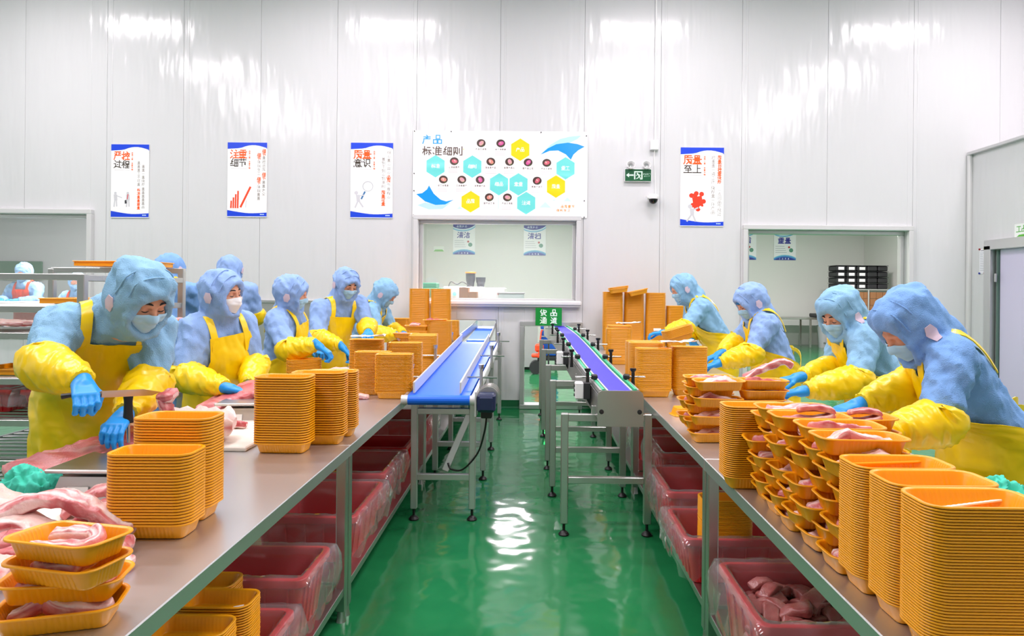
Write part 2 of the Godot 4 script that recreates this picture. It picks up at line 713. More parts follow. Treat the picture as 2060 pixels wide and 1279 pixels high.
# strokes on a ten by ten square: each group is a chain of column-row pairs
const STROKES := {
	"一": "1585", "产": "4051 1282 3243 6253 1484 141609", "品": "3070743430 0545490905 5595995955", "标": "0343 2029 2307 2445 5181 4494 7479 5648 8698",
	"准": "0112 0718 4033 3339 6071 3292 3494 3696 3999 6269", "细": "3013 1333 3306 0636 0848 5191995951 5595 7179", "则": "0141 0107 4147 2126 2409 2648 6267 9099 9979",
	"严": "1080 3034 6064 1223 8272 1484 141609", "控": "0343 2029 2918 0745 6071 4342 4292 9293 6354 7384 5595 7579 4999", "过": "3292 7078 7868 4555 1021 0424 2428 2709 2799",
	"程": "4021 0343 2129 2406 2446 5191945451 5595 7579 5797 4999", "注": "1021 0314 0927 6071 4393 4696 3999 6369", "重": "8020 0292 1383861613 1585 5059 1878 0999",
	"节": "0191 3032 6062 1484 8487 8776 4449", "质": "8010 1017 1709 2292 5032 3484 3488 8488 5457 5739 6889", "量": "2070732320 2272 0494 2575782825 2676 5059 1888 0999",
	"意": "4050 1181 3132 6162 0393 2474772724 2575 0809 2839 3979 7978 5867 8899", "识": "1021 0323 2328 2837 4080854540 5639 7799", "至": "1181 4114 1474 6285 2686 5459 0999",
	"上": "5059 5484 0999", "货": "2003 1115 8142 5054 5494 9492 2528 2575 7578 4648 4819 6799", "通": "4080 8061 4292 4249 9299 4494 4696 6269 1021 0424 2428 2709 2799",
	"道": "5061 8071 3292 6253 4383884843 4585 4686 1021 0424 2428 2709 2799", "心": "1517 3338 3878 7876 5263 8496", "手": "7020 1282 0595 5059 5939", "可": "0191 7179 7959 1454571714",
	"好": "2016 1638 0343 4009 5181 8164 6469 6959 4595", "自": "4030 2181892921 2484 2686", "做": "2004 1219 3373 5057 3777 3775 7050 6295 8269 6799", "不": "0191 5104 5159 6396",
	"点": "5053 5282 2474772724 0819 3839 5859 7899", "问": "1021 1219 3191 9199 9979 4474774744", "到": "0151 3003 0343 1646 3139 0949 6167 9099 9979", "用": "1117 1709 1181 8189 1484 1787 5159",
	"件": "3012 1219 6269 4143 4393 3696", "工": "1181 5159 0999", "序": "4050 1181 1117 1709 3373 7354 2595 5559 5949", "放": "2031 0242 2209 2444 4448 4838 7062 6292 8269 6499", "安": "4050 1383 1313 4029 2485 7409",
	"全": "5005 5095 2777 2555 5559 0999", "体": "3012 1219 6069 3393 6337 6397 4787", "现": "0141 0444 2128 0848 5191 5157 9197 7375 7459 7599", "口": "1181888111", "出": "5059 2024 2484 8084 1619 1989 8986",
	"清": "1021 0314 0927 4191 4393 3595 6065 4686 4649 8689 4888", "洁": "1021 0314 0927 4292 6064 4484 4686894946", "扫": "0343 2029 2918 0745 5191 9199 5494 4999", "E": "9010 1019 1989 1575", "X": "1089 8019", "I": "5059", "T": "0090 5059",
}


func glyph(s: Sheet, ch: String, x: float, y: float, size: float, col: Color, weight := 0.12) -> void:
	for chain in STROKES.get(ch, STROKES["量"]).split(" "):
		for k in range(0, chain.length() - 3, 2):
			var a := Vector2(int(chain[k]), int(chain[k + 1])) / 9.0
			var b := Vector2(int(chain[k + 2]), int(chain[k + 3])) / 9.0
			s.line(Vector2(x, y) + a * size, Vector2(x, y) + b * size, maxf(size * weight, 1.2), col)


func text(s: Sheet, line: String, x: float, y: float, size: float, step: float, down: bool, col: Color, weight := 0.11) -> void:
	for i in line.length():
		if line[i] != " ":
			glyph(s, line[i], x + (0.0 if down else i * step), y + (i * step if down else 0.0), size, col, weight)


func printed(s: Sheet, rough := 0.35) -> StandardMaterial3D:
	var m := plain(Color.WHITE, rough)
	m.albedo_texture = ImageTexture.create_from_image(s.im)
	return m


# a board whose front carries a print; the other faces take the paper's own white
func print_board(called: String, label: String, category: String, at: Vector3, w: float, h: float, t: float, mt: Material, group := "", turn := 0.0) -> Node3D:
	var o := thing(called, label, category, at, turn, group)
	var g := Geo.new()
	g.box(Vector3(0, 0, -t * 0.5), Vector3(w, h, t * 0.98), 0.0015)
	part("backing", g, M.paper, o)
	g = Geo.new()
	g.face([Vector3(-w / 2, h / 2, 0), Vector3(w / 2, h / 2, 0), Vector3(w / 2, -h / 2, 0), Vector3(-w / 2, -h / 2, 0)], Vector3.BACK, [Vector2(0, 0), Vector2(1, 0), Vector2(1, 1), Vector2(0, 1)])
	part("print", g, mt, o)
	return o


func slogan(title: String, cols: Array, motif: int) -> Sheet:
	var s := Sheet.new().start(440, 820, Color(0.985, 0.985, 0.985))
	var blue := Color(0.04, 0.26, 0.86)
	var orange := Color(1.0, 0.36, 0.05)
	var grey := Color(0.45, 0.4, 0.36)
	var wave := [Vector2(0, 0), Vector2(440, 0), Vector2(440, 72)]
	for k in 12:
		var u := k / 11.0
		wave.append(Vector2(430 - u * 430, 58 - 32 * sin(clampf(u * 1.5, 0, 1) * PI) * 0.9 + 14 * clampf(u * 2 - 1, 0, 1)))
	s.poly(wave, blue)
	wave = [Vector2(440, 812), Vector2(0, 812)]
	for k in 12:
		var u := k / 11.0
		wave.append(Vector2(u * 440, 744 + 40 * sin(clampf(u * 1.2, 0, 1) * PI * 0.5) - 16 * clampf(u * 2 - 1, 0, 1)))
	s.poly(wave, blue)
	for k in 3:
		s.disc(Vector2(372 + k * 16, 790), 7, Color(0.8, 0.9, 1.0))
	text(s, title.substr(0, 2), 34, 86, 84, 92, false, orange, 0.135)
	text(s, title.substr(2, 2), 34, 182, 80, 92, false, Color(0.24, 0.2, 0.16), 0.12)
	s.line(Vector2(40, 288), Vector2(214, 288), 3, Color(0.7, 0.7, 0.7))
	s.line(Vector2(226, 90), Vector2(226, 280), 2, Color(0.7, 0.8, 0.95))
	for k in 9:
		if k != 4:
			glyph(s, "品质工意上至重节程"[k], 236, 88 + k * 23, 17, orange, 0.16)
	for c in cols:
		text(s, c[0], c[1], c[2], c[3], c[4], true, orange if c[5] else grey, 0.15 if c[5] else 0.07)
	var pale := Color(0.82, 0.82, 0.84)
	if motif == 0:
		for q in [[52, 560], [196, 560]]:
			s.disc(Vector2(q[0], q[1] - 14), 15, pale)
			s.poly([Vector2(q[0] - 20, q[1]), Vector2(q[0] + 20, q[1]), Vector2(q[0] + 24, q[1] + 66), Vector2(q[0] - 14, q[1] + 70)], pale)
			s.line(Vector2(q[0] - 6, q[1] + 66), Vector2(q[0] - 14, q[1] + 132), 15, pale)
			s.line(Vector2(q[0] + 12, q[1] + 66), Vector2(q[0] + 16, q[1] + 128), 15, pale)
		s.line(Vector2(66, 574), Vector2(124, 596), 10, pale)
		s.line(Vector2(198, 560), Vector2(190, 610), 9, Color(0.85, 0.12, 0.2))
		s.poly([Vector2(160, 628), Vector2(180, 618), Vector2(186, 660), Vector2(162, 664)], Color(0.25, 0.25, 0.27))
	elif motif == 1:
		for k in 4:
			s.line(Vector2(42 + k * 25, 714), Vector2(42 + k * 25 + 3, 650 - k * 36), 18, Color(0.95, 0.28, 0.1))
		s.line(Vector2(152, 704), Vector2(254, 496), 22, Color(0.95, 0.28, 0.1))
		s.line(Vector2(212, 640), Vector2(206, 712), 6, pale)
	elif motif == 2:
		s.disc(Vector2(180, 474), 56, Color(0.75, 0.76, 0.78))
		s.disc(Vector2(181, 475), 48, Color(0.98, 0.98, 0.98))
		s.line(Vector2(148, 538), Vector2(116, 606), 17, Color(0.22, 0.45, 0.65))
		s.disc(Vector2(60, 546), 20, pale)
		s.poly([Vector2(56, 566), Vector2(98, 566), Vector2(102, 640), Vector2(66, 640)], pale)
		s.line(Vector2(76, 640), Vector2(52, 700), 16, pale)
		s.line(Vector2(92, 640), Vector2(128, 694), 16, pale)
		s.line(Vector2(88, 580), Vector2(138, 570), 11, pale)
	else:
		var red := Color(0.93, 0.24, 0.12)
		s.poly([Vector2(120, 520), Vector2(216, 500), Vector2(236, 610), Vector2(140, 640)], red)
		for q in [[114, 500], [162, 478], [216, 484], [236, 560], [180, 640], [128, 600], [150, 498]]:
			s.disc(Vector2(q[0], q[1]), 24, red)
		s.disc(Vector2(206, 622), 15, Color(0.985, 0.985, 0.985))
		s.disc(Vector2(100, 614), 22, pale)
		s.poly([Vector2(98, 632), Vector2(142, 636), Vector2(140, 716), Vector2(104, 700)], pale)
		s.line(Vector2(136, 648), Vector2(176, 628), 15, pale)
		s.line(Vector2(114, 700), Vector2(72, 762), 17, pale)
		s.line(Vector2(132, 706), Vector2(154, 762), 17, pale)
	return s


func make_wall_things() -> void:
	var z := WALL - 0.012
	var big := "slogan posters on the white wall"
	print_board("poster", "slogan poster with two pale figures, farthest along the wall towards the rack", "poster", P(-5.19, 2.87, z), 0.485, 0.94, 0.01, printed(slogan("严控过程", [["这里记工手可量", 305, 190, 32, 40, false], ["标准作业重要", 305, 492, 32, 40, true], ["九要一次做好", 358, 230, 32, 40, false], ["争取最大效品", 358, 480, 32, 40, false]], 0)), big)
	print_board("poster", "slogan poster with a rising red bar chart", "poster", P(-3.69, 2.90, z), 0.505, 0.955, 0.01, printed(slogan("注重细节", [["细节", 388, 72, 36, 40, true], ["连控品质", 388, 152, 34, 42, false], ["细节", 388, 330, 36, 42, true], ["决定安全", 388, 420, 34, 42, false], ["细节", 332, 116, 36, 40, true], ["体现至工", 332, 196, 34, 42, false], ["细节", 332, 380, 36, 42, true], ["体现责任", 332, 470, 34, 42, false]], 1)), big)
	print_board("poster", "slogan poster with a figure lifting a magnifying glass, next to the banner", "poster", P(-2.095, 2.905, z), 0.54, 0.965, 0.01, printed(slogan("质量意识", [["细心精心用心", 380, 84, 34, 44, false], ["品质", 380, 352, 34, 40, true], ["不意程心", 380, 440, 34, 44, false], ["眼到手到心到准则", 324, 160, 34, 42, false], ["质量可量", 324, 520, 36, 42, true]], 2)), big)
	print_board("poster", "slogan poster with a figure carrying a red puzzle piece, beside the exit sign", "poster", P(2.135, 2.86, z), 0.555, 1.01, 0.01, printed(slogan("质量至上", [["质量自控重做好", 378, 84, 36, 42, true], ["一点问品不放过", 378, 420, 36, 42, false], ["控制每一道工序", 314, 84, 36, 42, false], ["做好每一件产品", 314, 400, 36, 42, false]], 3)), big)
	make_banner()
	# exit sign with two emergency spots
	var s := Sheet.new().start(340, 160, Color(0.03, 0.33, 0.19))
	var pale := Color(0.85, 0.95, 0.88)
	s.poly([Vector2(14, 80), Vector2(52, 48), Vector2(52, 70), Vector2(112, 70), Vector2(112, 90), Vector2(52, 90), Vector2(52, 112)], pale)
	s.poly([Vector2(118, 26), Vector2(228, 26), Vector2(228, 138), Vector2(212, 138), Vector2(212, 42), Vector2(134, 42), Vector2(134, 138), Vector2(118, 138)], pale)
	s.disc(Vector2(160, 56), 9, pale)
	s.line(Vector2(170, 68), Vector2(186, 96), 15, pale)
	s.line(Vector2(168, 70), Vector2(146, 84), 8, pale)
	s.line(Vector2(176, 70), Vector2(202, 82), 8, pale)
	s.line(Vector2(184, 96), Vector2(168, 118), 11, pale)
	s.line(Vector2(168, 118), Vector2(150, 128), 9, pale)
	s.line(Vector2(188, 96), Vector2(204, 134), 11, pale)
	text(s, "安全出口", 238, 54, 20, 24, false, pale, 0.12)
	text(s, "EXIT", 250, 86, 15, 19, false, pale, 0.14)
	var em := printed(s, 0.3)
	em.emission_enabled = true
	em.emission_texture = em.albedo_texture
	em.emission = Color.BLACK
	em.emission_energy_multiplier = 0.12
	var o := thing("exit_sign", "green emergency exit sign with running figure, two round spot lamps on top", "exit sign", P(1.31, 3.0, WALL))
	var g := Geo.new()
	g.box(Vector3(0, 0, 0.022), Vector3(0.345, 0.165, 0.04), 0.006)
	part("housing", g, M.white, o)
	g = Geo.new()
	g.face([Vector3(-0.166, 0.074, 0.0425), Vector3(0.166, 0.074, 0.0425), Vector3(0.166, -0.076, 0.0425), Vector3(-0.166, -0.076, 0.0425)], Vector3.BACK, [Vector2(0, 0), Vector2(1, 0), Vector2(1, 1), Vector2(0, 1)])
	part("sign_face", g, em, o)
	for x in [-0.095, 0.105]:
		g = Geo.new()
		g.lathe([Vector2(0.0, -0.03), Vector2(0.04, -0.03), Vector2(0.056, 0.028), Vector2(0.052, 0.03), Vector2(0.036, -0.012), Vector2(0.0, -0.012)], 20, Transform3D(Basis(Vector3.RIGHT, 1.25), Vector3(x, 0.118, 0.05)))
		var sp := part("spot_lamp", g, M.white, o)
		g = Geo.new()
		g.lathe([Vector2(0.0, 0.012), Vector2(0.022, 0.006), Vector2(0.034, -0.004)], 16, Transform3D(Basis(Vector3.RIGHT, 1.25), Vector3(x, 0.118, 0.05)))
		part("reflector", g, M.chrome, sp)
	# dome camera below it
	o = thing("security_camera", "small white dome camera with dark glass below the exit sign", "camera", P(1.50, 2.70, WALL - 0.08))
	g = Geo.new()
	g.lathe([Vector2(0.0, 0.055), Vector2(0.05, 0.05), Vector2(0.07, 0.02), Vector2(0.068, -0.01), Vector2(0.0, -0.01)], 24)
	g.box(Vector3(0, 0.035, -0.05), Vector3(0.08, 0.05, 0.06), 0.008)
	part("housing", g, M.white, o)
	g = Geo.new()
	var dome := []
	for k in 8:
		var a := PI / 2 * k / 7.0
		dome.append(Vector2(0.058 * cos(a), -0.01 - 0.062 * sin(a)))
	g.lathe(dome, 24)
	part("dome", g, plain(Color(0.04, 0.04, 0.05), 0.1), o)
	g = Geo.new()
	g.tube([Vector3(-0.045, 0.01, 0.0), Vector3(-0.085, 0.005, 0.02)], 0.022, 12)
	part("cable_gland", g, M.white, o)
	# junction box and conduit above
	o = thing("junction_box", "white junction box with a conduit running up the wall above the exit sign", "junction box", P(1.515, 3.385, WALL - 0.03))
	g = Geo.new()
	g.box(Vector3(0, 0, 0), Vector3(0.105, 0.125, 0.06), 0.006)
	part("box", g, M.white, o)
	g = Geo.new()
	g.tube([Vector3(0.01, 0.062, 0), Vector3(0.01, 2.2, 0)], 0.012, 10)
	g.tube(curve([Vector3(0.005, -0.06, 0.01), Vector3(0.0, -0.16, 0.0), Vector3(0.01, -0.4, 0.015), Vector3(0.02, -0.66, 0.02)], 5), 0.005, 6)
	part("conduit", g, M.white, o)
	# goods passage sign
	s = Sheet.new().start(300, 200, Color(0.02, 0.56, 0.2))
	text(s, "货品", 56, 22, 66, 118, false, Color(0.95, 1.0, 0.95), 0.14)
	text(s, "通道", 56, 110, 66, 118, false, Color(0.95, 1.0, 0.95), 0.14)
	print_board("passage_sign", "green sign with four white characters over the low conveyor hatch", "sign", P(0.185, 1.185, WALL - 0.075), 0.335, 0.225, 0.006, printed(s))
	# notes on the cold room
	s = Sheet.new().start(120, 300, Color(0.93, 0.93, 0.95))
	for k in 11:
		s.line(Vector2(16, 50 + k * 21), Vector2(104 - (k * 37) % 40, 50 + k * 21), 4, Color(0.6, 0.62, 0.68))
	s.line(Vector2(34, 22), Vector2(86, 22), 8, Color(0.5, 0.5, 0.55))
	o = print_board("notice_sheet", "printed list held by coloured magnets on the cold room wall", "paper", P(5.563, 1.93, 8.48), 0.115, 0.31, 0.002, printed(s, 0.7), "", -PI / 2)
	var cols := [Color(0.6, 0.08, 0.1), Color(0.75, 0.8, 0.1), Color(0.1, 0.2, 0.6), Color(0.6, 0.1, 0.12)]
	for k in 4:
		g = Geo.new()
		g.tube([Vector3(-0.048 if k % 2 == 0 else 0.048, 0.15 if k < 2 else -0.15, 0.0), Vector3(-0.048 if k % 2 == 0 else 0.048, 0.15 if k < 2 else -0.15, 0.012)], 0.012, 12)
		part("magnet", g, plain(cols[k], 0.4), o)
	s = Sheet.new().start(400, 160, Color(0.96, 0.97, 0.96))
	text(s, "工品量严节", 24, 24, 62, 72, false, Color(0.3, 0.68, 0.2), 0.14)
	s.poly([Vector2(0, 160), Vector2(60, 118), Vector2(400, 112), Vector2(400, 160)], Color(0.35, 0.72, 0.2))
	print_board("area_sign", "white and green area sign above the cold room door", "sign", P(5.53, 2.245, 7.62), 0.5, 0.17, 0.006, printed(s), "", -PI / 2)


func make_banner() -> void:
	var s := Sheet.new().start(1420, 700, Color(0.985, 0.985, 0.99))
	var k := 0.782
	var sky := Color(0.0, 0.6, 0.96)
	var aqua := Color(0.45, 0.88, 0.86)
	var sun := Color(1.0, 0.86, 0.03)
	var q := func(x: float, y: float) -> Vector2: return Vector2((x - 130.0) * k, (y - 84.0) * k)
	# swooshes
	var pale := Color(0.72, 0.93, 0.93)
	s.poly([q.call(1470, 310), q.call(1560, 220), q.call(1660, 160), q.call(1760, 135), q.call(1880, 122), q.call(1840, 160), q.call(1700, 230)], pale)
	s.poly([q.call(1455, 325), q.call(1530, 260), q.call(1620, 215), q.call(1740, 198), q.call(1840, 212), q.call(1915, 238), q.call(1850, 275), q.call(1800, 320), q.call(1772, 375), q.call(1720, 320), q.call(1640, 280), q.call(1550, 285)], sky)
	s.poly([q.call(180, 860), q.call(260, 830), q.call(380, 850), q.call(530, 830), q.call(440, 900), q.call(300, 905)], Color(0.75, 0.9, 0.98))
	s.poly([q.call(168, 745), q.call(230, 735), q.call(280, 695), q.call(300, 655), q.call(350, 740), q.call(420, 800), q.call(480, 818), q.call(558, 800), q.call(470, 850), q.call(370, 856), q.call(260, 820)], sky)
	for c in [[620, 885, 30], [1740, 790, 40], [1600, 795, 16], [1510, 850, 60]]:
		s.poly([q.call(c[0] - c[2], c[1] + c[2] * 0.4), q.call(c[0] + c[2], c[1] + c[2] * 0.4), q.call(c[0], c[1] - c[2] * 0.6)], Color(0.82, 0.93, 0.98))
	text(s, "产品", q.call(232, 134).x, q.call(232, 134).y, 66, 86, false, sky, 0.13)
	text(s, "标准细则", q.call(232, 252).x, q.call(232, 252).y, 66, 84, false, Color(0.33, 0.25, 0.2), 0.12)
	s.line(q.call(446, 185), q.call(700, 185), 2, Color(0.8, 0.8, 0.82))
	s.line(q.call(446, 214), q.call(728, 214), 2, Color(0.8, 0.8, 0.82))
	s.disc(q.call(655, 276), 4, sun)
	# filled cells
	for c in [[1245, 275, sun, "产品"], [1620, 655, sun, "质量"], [733, 815, sun, "品质"], [366, 455, aqua, "标准"], [748, 455, aqua, "细则"], [1718, 465, aqua, "重工"], [1027, 635, aqua, "细品"], [1230, 635, aqua, "意重"], [1312, 828, aqua, "注道"]]:
		s.hexagon(q.call(c[0], c[1]), 88 * 1.05 * k * 1.2, c[2])
		text(s, c[3], q.call(c[0], c[1]).x - 33, q.call(c[0], c[1]).y - 17, 30, 35, false, Color(1, 1, 1), 0.13)
	# cells with a dish picture and lines of text
	var meats := [Color(0.86, 0.66, 0.64), Color(0.85, 0.36, 0.62), Color(0.86, 0.4, 0.48), Color(0.9, 0.58, 0.52)]
	var n := 0
	for c in [[838, 270], [1042, 270], [560, 460], [940, 460], [1135, 460], [1328, 465], [1522, 468], [448, 650], [640, 650], [830, 650], [1424, 655], [927, 830], [1116, 830]]:
		var o: Vector2 = q.call(c[0], c[1])
		s.hexagon(o, 88 * 1.05 * k * 1.2, Color(0.80, 0.93, 0.91), 2.5, Color(0.985, 0.985, 0.985))
		s.disc(o + Vector2(0, -46), 36, Color(0.3, 0.22, 0.2), 32)
		s.disc(o + Vector2(2, -46), 23, meats[n % 4], 16, 0.5 * (n % 5) - 0.8)
		s.disc(o + Vector2(-6 + n % 3 * 5, -50), 11, meats[(n + 1) % 4].lightened(0.35), 5, 0.4 * (n % 4))
		s.disc(o + Vector2(14, -26), 6, Color(0.25, 0.45, 0.15), 4)
		for i in 5:
			glyph(s, "产品工准意重"[(n + i) % 6], o.x - 44 + i * 18, o.y - 4, 13, Color(0.4, 0.33, 0.3), 0.12)
		for i in 3:
			s.line(o + Vector2(-46, 24 + i * 12), o + Vector2(20 + (i * 29 + n * 17) % 28, 24 + i * 12), 2, Color(0.78, 0.72, 0.74))
		n += 1
	for i in 4:
		glyph(s, "品质重节"[i], q.call(1675, 848).x + i * 29, q.call(1675, 848).y, 20, Color(1.0, 0.6, 0.2), 0.14)
		glyph(s, "细则至上"[i], q.call(1630, 888).x + i * 29, q.call(1630, 888).y, 20, Color(1.0, 0.55, 0.15), 0.14)
	var mt := printed(s, 0.28)
	# a sheet that sags a little between its nails, with slanting creases
	var rows := []
	var uvs := []
	for i in 29:
		var row := PackedVector3Array()
		var ur := []
		for j in 57:
			var u := j / 56.0
			var v := i / 28.0
			var crs := 0.0
			for c in [[0.42, 0.06, 0.16, 1.0], [0.60, -0.22, 0.5, 1.0], [0.52, 0.10, 0.72, 0.8], [0.66, 0.02, 0.8, 0.7], [0.86, -0.03, 0.45, 0.7], [0.75, 0.22, 0.9, 0.6]]:
				var d: float = (v - c[0] - c[1] * (u - c[2]) - 0.02 * sin(u * 17.0 + c[0] * 30.0)) / 0.018
				crs += c[3] * exp(-d * d) * clampf(1.4 - absf(u - c[2]) * 2.0, 0.0, 1.0)
			var edge := minf(minf(u, 1 - u) * 8, minf(v, 1 - v) * 6)
			row.append(Vector3((u - 0.5) * 2.235, (0.5 - v) * 1.105 + 0.004 * sin(u * 9.0) * (1.0 if v > 0.9 else 0.0), 0.012 + clampf(edge, 0, 1) * (0.006 * crs + 0.004 * sin(u * 7.0 + v * 3.0))))
			ur.append(Vector2(u, v))
		rows.append(row)
		uvs.append(ur)
	var o := thing("banner", "wide white printed banner of hexagons and dish pictures above the middle window", "banner", P(-0.452, 3.0, WALL))
	var g := Geo.new()
	g.grid(rows, false, Vector3.BACK, [], uvs)
	part("print", g, mt, o)
	g = Geo.new()
	for r in [rows]:
		var back := []
		for row in r:
			var b := PackedVector3Array()
			for p in row:
				b.append(p - Vector3(0, 0, 0.003))
			back.append(b)
		g.grid(back, false, Vector3.FORWARD)
	part("backing", g, M.paper, o)
	for p in [[-1.10, 0.54], [-0.63, 0.54], [0.52, 0.54], [1.10, 0.5], [-1.10, 0.0], [-1.10, -0.22], [-1.10, -0.53], [-0.15, -0.535], [1.08, -0.33], [1.08, -0.54]]:
		g = Geo.new()
		g.tube([Vector3(p[0], p[1], 0.006), Vector3(p[0], p[1], 0.026)], 0.007, 8)
		part("nail", g, M.dark, o)


# ---- tables and conveyors ----
func make_tables() -> void:
	var left := -1.335
	var right := 1.235
	work_table(left, 0.95, 3.162, "long stainless table with the meat slabs and the pile of four filled trays")
	work_table(left, 3.166, 5.376, "stainless table with the white cutting board and stacks of trays beside the blue belt start")
	work_table(left + 0.045, 5.382, 8.55, "stainless table next to the rising blue belt, crowded with wrapped tray stacks", 0.89)
	work_table(right, 0.75, 2.962, "stainless table carrying the three tall tray stacks and the large pile of filled trays")
	work_table(right, 2.966, 5.178, "stainless table with an upturned yellow tray and the smaller pile of filled trays")
	work_table(right, 5.185, 8.55, "stainless table next to the violet belt, crowded with tall tray stacks")


func work_table(cx: float, z0: float, z1: float, label: String, w := 0.98) -> void:
	var t := thing("work_table", label, "table", P(cx, 0, (z0 + z1) / 2))
	var l := z1 - z0
	var g := Geo.new()
	g.box(Vector3(0, 0.775, 0), Vector3(w, 0.05, l), 0.003)
	part("tabletop", g, M.steel_top, t)
	g = Geo.new()
	g.box(Vector3(0, 0.155, 0), Vector3(w - 0.03, 0.004, l - 0.03), 0.0)
	for s in [-1, 1]:
		g.box(Vector3(s * (w / 2 - 0.02), 0.14, 0), Vector3(0.012, 0.035, l - 0.06), 0.002)
		g.box(Vector3(0, 0.14, s * (l / 2 - 0.02)), Vector3(w - 0.06, 0.035, 0.012), 0.002)
	part("lower_shelf", g, M.steel, t)
	for sx in [-1, 1]:
		for sz in [-1, 1]:
			g = Geo.new()
			g.box(Vector3(sx * (w / 2 - 0.028), 0.4, sz * (l / 2 - 0.03)), Vector3(0.045, 0.7, 0.045), 0.004)
			g.tube([Vector3(sx * (w / 2 - 0.028), 0.0, sz * (l / 2 - 0.03)), Vector3(sx * (w / 2 - 0.028), 0.02, sz * (l / 2 - 0.03)), Vector3(sx * (w / 2 - 0.028), 0.06, sz * (l / 2 - 0.03))], [0.024, 0.02, 0.018], 12)
			part("leg", g, M.steel, t)


func foot(g: Geo, x: float, z: float) -> void:
	g.lathe([Vector2(0.032, 0.0), Vector2(0.034, 0.008), Vector2(0.022, 0.022), Vector2(0.009, 0.03), Vector2(0.009, 0.075)], 16, Transform3D(Basis.IDENTITY, P(x, 0, z)))


